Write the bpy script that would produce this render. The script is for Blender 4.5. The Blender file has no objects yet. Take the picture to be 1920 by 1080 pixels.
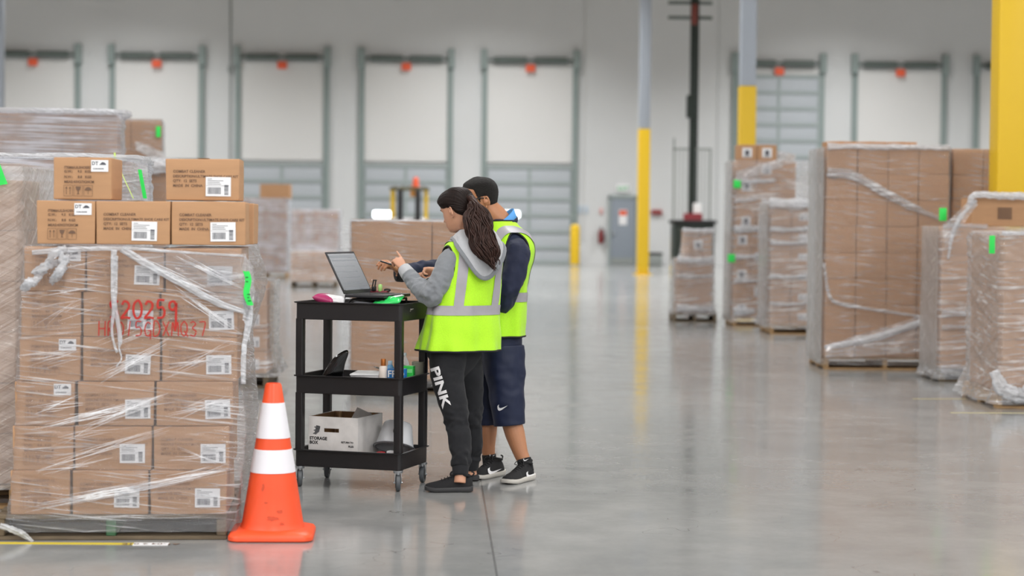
import bpy, bmesh, math, random
from mathutils import Vector, Matrix, noise
PI = math.pi
rnd = random.Random(7)
S = bpy.context.scene
COL = S.collection
def V(*a): return Vector(a)
def rad(d): return d * PI / 180

# ------------------------------------------------------------------ camera
CAM_H = 1.463
FPX = 3733.0                       # focal length in pixels of a 1920 wide frame (70 mm on 36 mm)
YAW, PITCH, ROLL = rad(2.2), rad(2.03), rad(0.55)
_f = V(math.sin(YAW) * math.cos(PITCH), math.cos(YAW) * math.cos(PITCH), -math.sin(PITCH))
RX = V(math.cos(YAW), -math.sin(YAW), 0)          # horizontal right of the view
FH = V(math.sin(YAW), math.cos(YAW), 0)           # horizontal forward of the view
_u0 = RX.cross(_f)
_r = RX * math.cos(ROLL) + _u0 * math.sin(ROLL)
_u = _u0 * math.cos(ROLL) - RX * math.sin(ROLL)
CAM = V(0, 0, CAM_H)
cam = bpy.data.cameras.new('camera')
cam.sensor_width = 36.0
cam.lens = FPX * 36.0 / 1920
cam.clip_start, cam.clip_end = 0.1, 300
cam.dof.use_dof = True
cam.dof.focus_distance = 10.65
cam.dof.aperture_fstop = 1.9
camo = bpy.data.objects.new('camera', cam)
COL.objects.link(camo)
_b = -_f
camo.matrix_world = Matrix(((_r.x, _u.x, _b.x, 0), (_r.y, _u.y, _b.y, 0), (_r.z, _u.z, _b.z, CAM_H), (0, 0, 0, 1)))
S.camera = camo
def ray(px, py): return _f + _r * ((px - 960) / FPX) + _u * ((540 - py) / FPX)
def P(px, py, d):                  # point at depth d along the view
    return CAM + ray(px, py) * d
def G(px, py, z=0.0):              # point on a level plane
    r = ray(px, py); return CAM + r * ((z - CAM_H) / r.z)
def WP(px, py, y):                 # point on the plane Y = y
    r = ray(px, py); return CAM + r * (y / r.y)

# ------------------------------------------------------------------ view, world, lamps
S.view_settings.view_transform = 'Standard'
S.view_settings.look = 'None'
S.view_settings.gamma = 1
S.view_settings.use_curve_mapping = False
S.view_settings.exposure = 0.05
S.cycles.transparent_max_bounces = 24
S.cycles.max_bounces = 8
world = bpy.data.worlds.new('world'); S.world = world
world.use_nodes = True
world.node_tree.nodes['Background'].inputs[0].default_value = (0.75, 0.85, 1, 1)
world.node_tree.nodes['Background'].inputs[1].default_value = 0.6
WALL_Y = 63.0
def lamp(x, y, z, sx, sy, power, color=(1, 0.996, 0.988), spread=180):
    l = bpy.data.lights.new('high_bay_light', 'AREA'); l.shape = 'RECTANGLE'
    l.size, l.size_y, l.energy, l.color = sx, sy, power, color
    o = bpy.data.objects.new('high_bay_light', l); COL.objects.link(o)
    o.location = (x, y, z)
    l.spread = rad(spread)
    return o
LAMP_P = 470
for iy, y in enumerate((-10, -2, 6, 16, 27, 38, 49, 57)):
    for x in (-22, -11, 0, 11, 22):
        lamp(x + 1.5, y, 9.6, 0.7, 4.0, LAMP_P * (1.45 if y < 0 else 0.92 if y < 30 else 1.35), spread=180 if y < 30 else 130)

# ------------------------------------------------------------------ materials
def lin(c):
    if isinstance(c, str):
        c = [int(c[i:i + 2], 16) / 255 for i in (0, 2, 4)]
    return tuple((v / 12.92 if v <= 0.04045 else ((v + 0.055) / 1.055) ** 2.4) for v in c) + (1,)
def new_mat(name):
    m = bpy.data.materials.new(name); m.use_nodes = True
    nt = m.node_tree
    return m, nt, nt.nodes['Principled BSDF']
def N(nt, kind, **kw):
    n = nt.nodes.new(kind)
    for k, v in kw.items():
        if k.startswith('i_'):
            n.inputs[k[2:].replace('_', ' ')].default_value = v
        else: setattr(n, k, v)
    return n
def mat(name, col, rough=0.5, metal=0.0, var=0.0, vscale=8.0, bump=0.0, bscale=60.0, spec=0.5, trans=0.0, emit=None, estr=0.0, stretch=None, sheen=0.0, coat=0.0, sss=0.0):
    m, nt, b = new_mat(name)
    c = lin(col)
    b.inputs['Base Color'].default_value = c
    b.inputs['Roughness'].default_value = rough
    b.inputs['Metallic'].default_value = metal
    b.inputs['Specular IOR Level'].default_value = spec
    b.inputs['Transmission Weight'].default_value = trans
    b.inputs['Sheen Weight'].default_value = sheen
    b.inputs['Coat Weight'].default_value = coat
    if sss:
        b.inputs['Subsurface Weight'].default_value = sss
        b.inputs['Subsurface Radius'].default_value = (0.02, 0.008, 0.004)
        b.inputs['Subsurface Scale'].default_value = 0.4
    if emit:
        b.inputs['Emission Color'].default_value = lin(emit); b.inputs['Emission Strength'].default_value = estr
    if var or bump:
        tc = N(nt, 'ShaderNodeTexCoord')
        mp = N(nt, 'ShaderNodeMapping')
        nt.links.new(tc.outputs['Object'], mp.inputs[0])
        if stretch: mp.inputs['Scale'].default_value = stretch
    if var:
        n = N(nt, 'ShaderNodeTexNoise'); n.inputs['Scale'].default_value = vscale; n.inputs['Detail'].default_value = 5
        nt.links.new(mp.outputs[0], n.inputs['Vector'])
        r = N(nt, 'ShaderNodeMapRange'); r.inputs['From Min'].default_value = 0.3; r.inputs['From Max'].default_value = 0.7
        r.inputs['To Min'].default_value = 1 - var; r.inputs['To Max'].default_value = 1 + var
        nt.links.new(n.outputs[0], r.inputs[0])
        mx = N(nt, 'ShaderNodeVectorMath', operation='SCALE'); mx.inputs[0].default_value = c[:3]
        nt.links.new(r.outputs[0], mx.inputs['Scale'])
        nt.links.new(mx.outputs[0], b.inputs['Base Color'])
    if bump:
        n2 = N(nt, 'ShaderNodeTexNoise'); n2.inputs['Scale'].default_value = bscale; n2.inputs['Detail'].default_value = 4
        nt.links.new(mp.outputs[0], n2.inputs['Vector'])
        bp = N(nt, 'ShaderNodeBump'); bp.inputs['Strength'].default_value = bump; bp.inputs['Distance'].default_value = 0.02
        nt.links.new(n2.outputs[0], bp.inputs['Height']); nt.links.new(bp.outputs[0], b.inputs['Normal'])
    return m

def math_node(nt, op, a, b=None):
    n = N(nt, 'ShaderNodeMath', operation=op)
    for i, v in enumerate((a, b)):
        if v is None: continue
        if isinstance(v, (int, float)): n.inputs[i].default_value = v
        else: nt.links.new(v, n.inputs[i])
    return n.outputs[0]

def floor_material():
    m, nt, b = new_mat('polished_concrete')
    tc = N(nt, 'ShaderNodeTexCoord'); sep = N(nt, 'ShaderNodeSeparateXYZ')
    nt.links.new(tc.outputs['Object'], sep.inputs[0])
    def nz(scale, detail, rough=0.55, vec=None):
        n = N(nt, 'ShaderNodeTexNoise'); n.inputs['Scale'].default_value = scale
        n.inputs['Detail'].default_value = detail; n.inputs['Roughness'].default_value = rough
        nt.links.new(vec or tc.outputs['Object'], n.inputs['Vector']); return n.outputs[0]
    big = nz(0.45, 4); mid = nz(3.0, 6, 0.65); fine = nz(40, 3)
    mix = math_node(nt, 'ADD', math_node(nt, 'MULTIPLY', big, 0.45), math_node(nt, 'ADD', math_node(nt, 'MULTIPLY', mid, 0.45), math_node(nt, 'MULTIPLY', fine, 0.10)))
    ramp = N(nt, 'ShaderNodeValToRGB')
    ramp.color_ramp.elements[0].position = 0.36; ramp.color_ramp.elements[0].color = lin('8b8d8d')
    ramp.color_ramp.elements[1].position = 0.64; ramp.color_ramp.elements[1].color = lin('a1a2a1')
    nt.links.new(mix, ramp.inputs[0])
    # saw cut joints of the slab
    def joint(coord, off, period, w):
        p = math_node(nt, 'ADD', coord, -off + period * 40 + period / 2)
        q = math_node(nt, 'MODULO', p, period)
        d = math_node(nt, 'ABSOLUTE', math_node(nt, 'SUBTRACT', q, period / 2))
        return math_node(nt, 'LESS_THAN', d, w)
    jx = joint(sep.outputs[0], 0.26 - 1.0, 3.81, 0.005); jy = joint(sep.outputs[1], 11.58 - 24.5, 3.81, 0.006)
    j = math_node(nt, 'MAXIMUM', jx, jy)
    # thin scuffs and hairline cracks
    mp = N(nt, 'ShaderNodeMapping'); mp.inputs['Scale'].default_value = (1.2, 0.25, 1); mp.inputs['Rotation'].default_value = (0, 0, 0.5)
    nt.links.new(tc.outputs['Object'], mp.inputs[0])
    vo = N(nt, 'ShaderNodeTexVoronoi', feature='DISTANCE_TO_EDGE'); vo.inputs['Scale'].default_value = 0.9
    wob = N(nt, 'ShaderNodeVectorMath', operation='ADD')
    nn = N(nt, 'ShaderNodeTexNoise'); nn.inputs['Scale'].default_value = 2.5; nt.links.new(tc.outputs['Object'], nn.inputs['Vector'])
    nt.links.new(mp.outputs[0], wob.inputs[0]); nt.links.new(nn.outputs['Color'], wob.inputs[1]); nt.links.new(wob.outputs[0], vo.inputs['Vector'])
    crack = math_node(nt, 'MULTIPLY', math_node(nt, 'LESS_THAN', vo.outputs[0], 0.0025), math_node(nt, 'GREATER_THAN', nz(0.9, 2), 0.56))
    dark = math_node(nt, 'MAXIMUM', math_node(nt, 'MULTIPLY', j, 0.45), math_node(nt, 'MULTIPLY', crack, 0.35))
    mc = N(nt, 'ShaderNodeMix', data_type='RGBA'); mc.inputs['B'].default_value = lin('3c3b39')
    nt.links.new(dark, mc.inputs['Factor']); nt.links.new(ramp.outputs[0], mc.inputs['A']); nt.links.new(mc.outputs['Result'], b.inputs['Base Color'])
    rr = N(nt, 'ShaderNodeMapRange'); rr.inputs['From Min'].default_value = 0.35; rr.inputs['From Max'].default_value = 0.65
    rr.inputs['To Min'].default_value = 0.09; rr.inputs['To Max'].default_value = 0.17
    nt.links.new(mid, rr.inputs[0]); nt.links.new(rr.outputs[0], b.inputs['Roughness'])
    b.inputs['Specular IOR Level'].default_value = 0.6
    bp = N(nt, 'ShaderNodeBump'); bp.inputs['Strength'].default_value = 0.02; bp.inputs['Distance'].default_value = 0.003
    nt.links.new(nz(14, 4), bp.inputs['Height']); nt.links.new(bp.outputs[0], b.inputs['Normal'])
    return m

def film_material(name, haze=0.10, streak=0.55, tilt=0.12, fine=70.0, along=1.6, tint='f4f6fa', thr=0.50):
    """clear stretch film: mostly see-through, with whitish haze and folds, their glints painted in as white streaks"""
    m = bpy.data.materials.new(name); m.use_nodes = True; nt = m.node_tree
    nt.nodes.remove(nt.nodes['Principled BSDF']); out = nt.nodes['Material Output']
    tc = N(nt, 'ShaderNodeTexCoord'); sep = N(nt, 'ShaderNodeSeparateXYZ'); nt.links.new(tc.outputs['Object'], sep.inputs[0])
    a = math_node(nt, 'ADD', sep.outputs[0], sep.outputs[1])
    def streaks(t, fz, al, off):
        zz = math_node(nt, 'ADD', sep.outputs[2], math_node(nt, 'MULTIPLY', a, t))
        cb = N(nt, 'ShaderNodeCombineXYZ')
        nt.links.new(math_node(nt, 'MULTIPLY', a, al), cb.inputs[0]); nt.links.new(math_node(nt, 'MULTIPLY', zz, fz), cb.inputs[1]); cb.inputs[2].default_value = off
        n = N(nt, 'ShaderNodeTexNoise'); n.inputs['Scale'].default_value = 1; n.inputs['Detail'].default_value = 4; n.inputs['Roughness'].default_value = 0.6
        nt.links.new(cb.outputs[0], n.inputs['Vector']); return n.outputs[0]
    s1 = streaks(tilt, fine, along, 0.0); s2 = streaks(-tilt * 0.6, fine * 0.55, along * 1.3, 5.0)
    big = N(nt, 'ShaderNodeTexNoise'); big.inputs['Scale'].default_value = 3.2; big.inputs['Detail'].default_value = 2; nt.links.new(tc.outputs['Object'], big.inputs['Vector'])
    def sharp(x, lo, hi):
        r = N(nt, 'ShaderNodeMapRange'); r.inputs['From Min'].default_value = lo; r.inputs['From Max'].default_value = hi; nt.links.new(x, r.inputs[0]); return r.outputs[0]
    st = math_node(nt, 'MAXIMUM', sharp(s1, thr + 0.07, thr + 0.19), math_node(nt, 'MULTIPLY', sharp(s2, thr + 0.08, thr + 0.2), 0.7))  # white streaks put the highlights of the folds into the colour
    st = math_node(nt, 'MULTIPLY', st, sharp(big.outputs[0], 0.34, 0.62))
    fac = math_node(nt, 'ADD', math_node(nt, 'MULTIPLY', st, streak), haze)
    fac = math_node(nt, 'MINIMUM', fac, 0.9)
    bp = N(nt, 'ShaderNodeBump'); bp.inputs['Strength'].default_value = 0.9; bp.inputs['Distance'].default_value = 0.012
    nt.links.new(math_node(nt, 'ADD', s1, s2), bp.inputs['Height'])
    pr = N(nt, 'ShaderNodeBsdfPrincipled'); pr.inputs['Base Color'].default_value = lin(tint); pr.inputs['Roughness'].default_value = 0.22; pr.inputs['Specular IOR Level'].default_value = 0.8
    nt.links.new(bp.outputs[0], pr.inputs['Normal'])
    tl = N(nt, 'ShaderNodeBsdfTranslucent'); tl.inputs[0].default_value = lin(tint)
    mxt = N(nt, 'ShaderNodeMixShader'); mxt.inputs[0].default_value = 0.35; nt.links.new(pr.outputs[0], mxt.inputs[1]); nt.links.new(tl.outputs[0], mxt.inputs[2])
    gl = N(nt, 'ShaderNodeBsdfGlossy'); gl.inputs['Roughness'].default_value = 0.13; nt.links.new(bp.outputs[0], gl.inputs['Normal'])
    tr = N(nt, 'ShaderNodeBsdfTransparent'); tr.inputs[0].default_value = (0.97, 0.97, 0.98, 1)
    fr = N(nt, 'ShaderNodeFresnel'); fr.inputs[0].default_value = 1.45; nt.links.new(bp.outputs[0], fr.inputs['Normal'])
    mx1 = N(nt, 'ShaderNodeMixShader'); nt.links.new(math_node(nt, 'MINIMUM', math_node(nt, 'MULTIPLY', fr.outputs[0], 1.5), 0.55), mx1.inputs[0]); nt.links.new(tr.outputs[0], mx1.inputs[1]); nt.links.new(gl.outputs[0], mx1.inputs[2])
    mx2 = N(nt, 'ShaderNodeMixShader'); nt.links.new(fac, mx2.inputs[0]); nt.links.new(mx1.outputs[0], mx2.inputs[1]); nt.links.new(mxt.outputs[0], mx2.inputs[2])
    nt.links.new(mx2.outputs[0], out.inputs[0])
    return m

M = dict(
    floor=floor_material(),
    wall=mat('painted_concrete_wall', 'd2d4d5', 0.75, var=0.02, vscale=0.6),
    ceiling=mat('ceiling_deck', '94836f', 0.8),
    door_white=mat('white_door_panel', 'dadad9', 0.6),
    door_grey=mat('grey_door_panel', 'b4bac0', 0.5),
    door_seam=mat('grey_green_door_seam', '9aa4a4', 0.5),
    track=mat('grey_green_steel_track', '8a9795', 0.5),
    shaft=mat('dark_green_spring_shaft', '59635f', 0.5),
    orange=mat('orange_plastic', 'e8603c', 0.5),
    col_grey=mat('grey_painted_steel', 'a3aab4', 0.5),
    col_yellow=mat('yellow_painted_steel', 'e2ba1c', 0.42),
    mast=mat('dark_green_mast', '17231d', 0.45),
    mesh_wire=mat('grey_wire', '8d9391', 0.5),
    black=mat('black_plastic', '1b191b', 0.42, bump=0.05, bscale=300),
    black_gloss=mat('glossy_black_plastic', '050506', 0.08),
    dark=mat('dark_rubber', '222224', 0.6),
    steel=mat('zinc_steel', 'b8bcc0', 0.3, metal=0.9),
    door_blue=mat('blue_grey_door_paint', '8b949f', 0.5),
    white=mat('white_paper', 'eeeef0', 0.6),
    ink=mat('dark_printing_ink', '725745', 0.7),
    ink_under_film=mat('film_hazed_printing_ink', '99745a', 0.7),  # paler to imitate the haze of the film over wrapped print
    barcode=mat('grey_label_ink', '55565e', 0.7),
    carton=mat('brown_corrugated_cardboard', 'bb906a', 0.72, var=0.05, vscale=5, bump=0.04, bscale=120, stretch=(1, 1, 6)),
    carton_old=mat('pale_corrugated_cardboard', 'b99579', 0.75, var=0.06, vscale=4),
    carton_edge=mat('cardboard_tape', 'a9805d', 0.35),
    wood=mat('pallet_wood', 'b08f66', 0.75, var=0.18, vscale=9, stretch=(1, 6, 6)),
    wood_dark=mat('weathered_pallet_wood', '6d5f4c', 0.8, var=0.2, vscale=9, stretch=(1, 6, 6)),
    green_wood=mat('green_painted_wood', '3f6b4a', 0.7, var=0.15),
    green_tag=mat('fluorescent_green_tag', '2ee05a', 0.5),
    lime=mat('lime_tape', 'd8ef8a', 0.5),
    red_ink=mat('red_marker_ink', 'b5281c', 0.6),
    yellow_tape=mat('yellow_floor_tape', 'd6bf3e', 0.5),
    film=film_material('stretch_film', haze=0.11, streak=0.85, fine=90, thr=0.49),
    film_heavy=film_material('heavy_stretch_film', haze=0.26, streak=0.9, tilt=0.02, fine=60, along=0.9, thr=0.41, tint='e9eefa'),  # bluish tint puts blue reflections into the film colour
    film_soft=film_material('soft_stretch_film', haze=0.23, streak=0.9, tilt=-0.1, fine=26, along=1.5, thr=0.47),
    film_haze=film_material('hazy_stretch_film', haze=0.36, streak=0.45, tilt=-0.6, fine=40, along=2.0, tint='f2f1f0'),
    film_bunch=film_material('bunched_stretch_film', haze=0.46, streak=0.55, tilt=0.3, fine=50, along=8, thr=0.42),
    film_crease=mat('white_film_crease', 'f3f3f6', 0.3),
    red=mat('red_plastic', 'b3272f', 0.45),
    lamp_glow=mat('lamp_lens', 'ffffff', 0.4, emit='f2fbff', estr=6.0),
)

# ------------------------------------------------------------------ mesh helpers
def tag(o, label=None, cat=None, group=None, kind=None):
    if label: o['label'] = label
    if cat: o['category'] = cat
    if group: o['group'] = group
    if kind: o['kind'] = kind
    return o
def empty(name, loc=(0, 0, 0), rz=0.0):
    o = bpy.data.objects.new(name, None); COL.objects.link(o)
    o.location = loc; o.rotation_euler = (0, 0, rz); o.empty_display_size = 0.1
    return o
def put(name, mesh, parent=None, loc=(0, 0, 0), rz=0.0):
    o = bpy.data.objects.new(name, mesh); COL.objects.link(o)
    if parent: o.parent = parent
    o.location = loc; o.rotation_euler = (0, 0, rz)
    return o
def interp(xs, ys, x):
    if x <= xs[0]: return ys[0]
    for i in range(len(xs) - 1):
        if x <= xs[i + 1]:
            t = (x - xs[i]) / (xs[i + 1] - xs[i]); return ys[i] + (ys[i + 1] - ys[i]) * t
    return ys[-1]
def sinterp(xs, ys, x):            # smooth (cosine free, Catmull-Rom) interpolation
    if x <= xs[0]: return ys[0]
    if x >= xs[-1]: return ys[-1]
    for i in range(len(xs) - 1):
        if x <= xs[i + 1]:
            h = xs[i + 1] - xs[i]; t = (x - xs[i]) / h
            def tang(k):
                a, b = max(0, k - 1), min(len(xs) - 1, k + 1)
                return (ys[b] - ys[a]) / (xs[b] - xs[a])
            m0, m1 = tang(i) * h, tang(i + 1) * h
            t2, t3 = t * t, t * t * t
            return ys[i] * (2 * t3 - 3 * t2 + 1) + m0 * (t3 - 2 * t2 + t) + ys[i + 1] * (-2 * t3 + 3 * t2) + m1 * (t3 - t2)
def smooth_path(pts, n):
    """pts: list of (Vector, radius...) -> n samples along a Catmull-Rom curve"""
    ls = [0.0]
    for a, b in zip(pts, pts[1:]): ls.append(ls[-1] + (b[0] - a[0]).length)
    out = []
    for k in range(n):
        s = ls[-1] * k / (n - 1)
        p = Vector([sinterp(ls, [q[0][c] for q in pts], s) for c in range(3)])
        out.append((p,) + tuple(interp(ls, [q[j] for q in pts], s) for j in range(1, len(pts[0]))))
    return out
class MB:
    def __init__(s): s.bm = bmesh.new()
    def box(s, c, size, rot=None, bevel=0.0, seg=2):
        m = Matrix.Translation(c) @ (rot.to_4x4() if rot else Matrix()) @ Matrix.Diagonal((size[0], size[1], size[2], 1))
        r = bmesh.ops.create_cube(s.bm, size=1.0, matrix=m)
        if bevel:
            es = list({e for v in r['verts'] for e in v.link_edges})
            bmesh.ops.bevel(s.bm, geom=es, offset=bevel, segments=seg, profile=0.6, affect='EDGES', clamp_overlap=True)
        return s
    def rings(s, rings, cap0=True, cap1=True, closed=True):
        vs = [[s.bm.verts.new(p) for p in r] for r in rings]
        n = len(vs[0])
        for a, b in zip(vs, vs[1:]):
            for i in range(n if closed else n - 1):
                j = (i + 1) % n
                s.bm.faces.new((a[i], a[j], b[j], b[i]))
        if closed and cap0: s.bm.faces.new(list(reversed(vs[0])))
        if closed and cap1: s.bm.faces.new(vs[-1])
        return vs
    def tube(s, pts, n=12, up=None, flat=1.0, disp=None, cap=True, superx=1.0):
        """pts: (Vector, r) or (Vector, r_side, r_up); frames by parallel transport"""
        rings = []; prev = None
        for k, q in enumerate(pts):
            p = q[0]
            a = pts[max(0, k - 1)][0]; b = pts[min(len(pts) - 1, k + 1)][0]
            t = (b - a).normalized()
            if prev is None:
                u = (up or V(0, 0, 1)); u = (u - t * u.dot(t))
                if u.length < 1e-3: u = V(1, 0, 0) - t * t.x
                u.normalize()
            else:
                u = prev - t * prev.dot(t); u.normalize()
            prev = u; w = t.cross(u)
            ra, rb = q[1], (q[2] if len(q) > 2 else q[1] * flat)
            ring = []
            for i in range(n):
                f = 2 * PI * i / n
                d = disp(k / (len(pts) - 1), f) if disp else 0.0
                ring.append(p + w * (math.cos(f) * (ra + d)) + u * (math.sin(f) * (rb + d)))
            rings.append(ring)
        s.rings(rings, cap, cap); return s
    def cyl(s, a, b, r, n=20, r2=None):
        return s.tube([(Vector(a), r), (Vector(b), r if r2 is None else r2)], n, up=V(0.31, 0.95, 0.05))
    def lathe(s, prof, c=V(0, 0, 0), n=32, axis=None, cap=True):
        """prof: (r, z) along the axis"""
        R = Matrix.Identity(3) if axis is None else V(0, 0, 1).rotation_difference(axis).to_matrix()
        s.rings([[Vector(c) + R @ V(r * math.cos(2 * PI * i / n), r * math.sin(2 * PI * i / n), z) for i in range(n)] for r, z in prof], cap, cap)
        return s
    def prism(s, poly, thick, M3):
        """2-D outline, extruded by thick along local z of M3 (4x4)"""
        a = [s.bm.verts.new(M3 @ V(x, y, 0)) for x, y in poly]; b = [s.bm.verts.new(M3 @ V(x, y, thick)) for x, y in poly]
        n = len(poly)
        s.bm.faces.new(list(reversed(a))); s.bm.faces.new(b)
        for i in range(n):
            j = (i + 1) % n; s.bm.faces.new((a[i], a[j], b[j], b[i]))
        return s
    def quad(s, *ps):
        s.bm.faces.new([s.bm.verts.new(p) for p in ps]); return s
    def add_mesh(s, me, M4):
        t = bmesh.new(); t.from_mesh(me); t.transform(M4)
        tmp = bpy.data.meshes.new('tmp'); t.to_mesh(tmp); t.free()
        s.bm.from_mesh(tmp); bpy.data.meshes.remove(tmp); return s
    def mesh(s, name, m, smooth=40, offset=None):
        bmesh.ops.recalc_face_normals(s.bm, faces=s.bm.faces)
        if offset is not None: bmesh.ops.translate(s.bm, verts=s.bm.verts, vec=offset)
        me = bpy.data.meshes.new(name)
        if smooth is not None:
            for f in s.bm.faces: f.smooth = True
            for e in s.bm.edges:
                if len(e.link_faces) == 2 and e.calc_face_angle(0) > rad(smooth): e.smooth = False
        s.bm.to_mesh(me); s.bm.free()
        for k in (m if isinstance(m, (list, tuple)) else [m]): me.materials.append(k)
        return me
    def build(s, name, m, parent=None, loc=(0, 0, 0), rz=0.0, smooth=40, offset=None):
        return put(name, s.mesh(name, m, smooth, offset), parent, loc, rz)
_txt = {}
def text_mesh(t, size=1.0, bold=0.0, align='LEFT', ext=0.0):
    k = (t, size, bold, align, ext)
    if k not in _txt:
        cu = bpy.data.curves.new('text', 'FONT'); cu.body = t; cu.size = size; cu.align_x = align; cu.resolution_u = 2
        cu.offset = bold; cu.extrude = ext
        o = bpy.data.objects.new('text', cu); COL.objects.link(o)
        dg = bpy.context.evaluated_depsgraph_get()
        _txt[k] = bpy.data.meshes.new_from_object(o.evaluated_get(dg))
        bpy.data.objects.remove(o)
    return _txt[k]
def frame(org, ex, ez=V(0, 0, 1)):
    """4x4 with x along ex, y along ez, z out of the page"""
    ex = Vector(ex).normalized(); ey = Vector(ez).normalized(); n = ex.cross(ey)
    return Matrix(((ex.x, ey.x, n.x, org[0]), (ex.y, ey.y, n.y, org[1]), (ex.z, ey.z, n.z, org[2]), (0, 0, 0, 1)))
def modded(o, *mods):
    """apply modifiers (type, settings) to a mesh object and keep the result"""
    for kind, kw in mods:
        md = o.modifiers.new(kind.lower(), kind)
        for k, v in kw.items(): setattr(md, k, v)
    dg = bpy.context.evaluated_depsgraph_get()
    me = bpy.data.meshes.new_from_object(o.evaluated_get(dg))
    o.modifiers.clear(); o.data = me
    for p in me.polygons: p.use_smooth = True
    return o
# ------------------------------------------------------------------ the hall
XL, XR, YB, ZC = -30.0, 32.0, -14.0, 11.0
def slab(name, c, size, m, label, cat):
    o = MB().box(V(0, 0, 0), size).build(name, m, loc=c, smooth=None)
    return tag(o, label, cat, kind='structure')
slab('floor', ((XL + XR) / 2, (YB + WALL_Y) / 2, -0.1), (XR - XL, WALL_Y - YB, 0.2), M['floor'], 'polished grey concrete warehouse floor with saw cut joints', 'floor')
slab('wall_back', ((XL + XR) / 2, WALL_Y + 0.15, ZC / 2), (XR - XL, 0.3, ZC), M['wall'], 'long white dock wall at the back of the hall', 'wall')
slab('wall_front', ((XL + XR) / 2, YB - 0.15, ZC / 2), (XR - XL, 0.3, ZC), M['wall'], 'white hall wall behind the viewpoint', 'wall')
slab('wall_left', (XL - 0.15, (YB + WALL_Y) / 2, ZC / 2), (0.3, WALL_Y - YB, ZC), M['wall'], 'white side wall far to the left', 'wall')
slab('wall_right', (XR + 0.15, (YB + WALL_Y) / 2, ZC / 2), (0.3, WALL_Y - YB, ZC), M['wall'], 'white side wall far to the right', 'wall')
slab('ceiling', ((XL + XR) / 2, (YB + WALL_Y) / 2, ZC + 0.1), (XR - XL, WALL_Y - YB, 0.2), M['ceiling'], 'roof deck above the hall', 'ceiling')
# joints and pipes on the dock wall
for px, nm, lb in ((432, 'trim_1', 'thin vertical conduit on the dock wall left of the third dock door'), (1346, 'trim_2', 'vertical panel joint strip on the dock wall left of the raised dock door'), (1096, 'trim_3', 'vertical panel joint strip on the dock wall beside the fifth dock door')):
    p = WP(px, 200, WALL_Y)
    w = 0.05 if nm == 'trim_1' else 0.03
    tag(MB().box(V(0, 0, 0), (w, 0.04, 9.5), bevel=0.01).build(nm, M['door_white' if nm == 'trim_3' else 'mesh_wire'] if nm != 'trim_2' else M['wall'], loc=(p.x, WALL_Y - 0.02, 5.5)), lb, 'wall trim', kind='structure')
cb = WP(432, 130, WALL_Y)
tag(MB().box(V(0, 0, 0), (0.14, 0.08, 0.2), bevel=0.01).build('junction_box', M['mesh_wire'], loc=(cb.x, WALL_Y - 0.06, cb.z)), 'small grey junction box on the conduit left of the third dock door', 'box')

# dock doors
def dock_door(k, pl, pr, label, raised=False):
    c = WP((pl + pr) / 2, 200, WALL_Y); a = WP(pl, 200, WALL_Y); b = WP(pr, 200, WALL_Y)
    w = b.x - a.x
    zt = 6.42                                      # spring shaft height
    zd = 3.05                                      # top of the closed door
    root = empty('door_%d' % k, (c.x, WALL_Y, 0)); tag(root, label, 'dock door', kind='structure')
    for sx in (-1, 1):
        t = MB().box(V(sx * w / 2, -0.06, 3.2), (0.13, 0.12, 6.4), bevel=0.01)
        t.box(V(sx * (w / 2 - 0.09), -0.1, 3.2), (0.05, 0.05, 6.3))
        t.box(V(sx * w / 2, -0.12, zt + 0.02), (0.2, 0.24, 0.62), bevel=0.015)
        t.build('track', M['track'], root)
    MB().box(V(0, -0.03, (zd + zt) / 2), (w - 0.22, 0.05, zt - zd - 0.3)).build('upper_panel', M['door_white'], root)
    s = MB().cyl(V(-w / 2 + 0.12, -0.2, zt), V(w / 2 - 0.12, -0.2, zt), 0.05, 14)
    s.cyl(V(-w / 2 + 0.3, -0.2, zt - 0.005), V(-0.12, -0.2, zt - 0.005), 0.105, 14).cyl(V(0.12, -0.2, zt - 0.005), V(w / 2 - 0.3, -0.2, zt - 0.005), 0.105, 14)
    s.build('spring_shaft', M['shaft'], root)
    MB().box(V(0, -0.2, zt - 0.26), (0.3, 0.06, 0.24), bevel=0.03).build('orange_tag', M['orange'], root)
    z0 = 2.95 if raised else 0.0
    y0 = -0.12 if raised else -0.07
    pn = MB()
    nsec = 6; hs = zd / nsec
    for i in range(nsec):
        pn.box(V(0, y0, z0 + hs * (i + 0.5)), (w - 0.2, 0.06, hs - 0.02), bevel=0.008)
    pn.build('door_panel', M['door_grey'], root)
    rb = MB()
    for i in range(nsec + 1):
        z = z0 + hs * i
        rb.box(V(0, y0 - 0.035, max(z, 0.06)), (w - 0.2, 0.05, 0.12), bevel=0.01)
    rb.box(V(0, y0 - 0.04, z0 + zd / 2), (0.1, 0.03, zd))
    for sx in (-1, 1): rb.box(V(sx * (w / 2 - 0.13), y0 - 0.04, z0 + zd / 2), (0.07, 0.03, zd))
    rb.build('rib', M['door_seam'], root)
    if raised: MB().box(V(-w / 2 + 0.42, y0 - 0.08, z0 + 0.62), (0.5, 0.08, 0.16), bevel=0.02).build('handle', M['mast'], root)
    return root
dd = [(-20, 148, 'dock door at the far left edge with a grey spring bar and an orange tag'), (210, 380, 'dock door behind the tall wrapped stack on the left'),
      (445, 614, 'dock door behind the small brown box on the left wrapped pallet'), (677, 846, 'dock door behind the yellow framed lift truck'),
      (907, 1080, 'closed dock door to the left of the grey personnel door'), (1376, 1541, 'dock door with its grey ribbed panel raised between the tracks'),
      (1600, 1770, 'dock door above the wide brown stack on the right'), (1828, 1995, 'dock door partly hidden by the wide yellow column')]
for k, (a, b, lb) in enumerate(dd): dock_door(k + 1, a, b, lb, raised=(k == 5))

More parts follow.
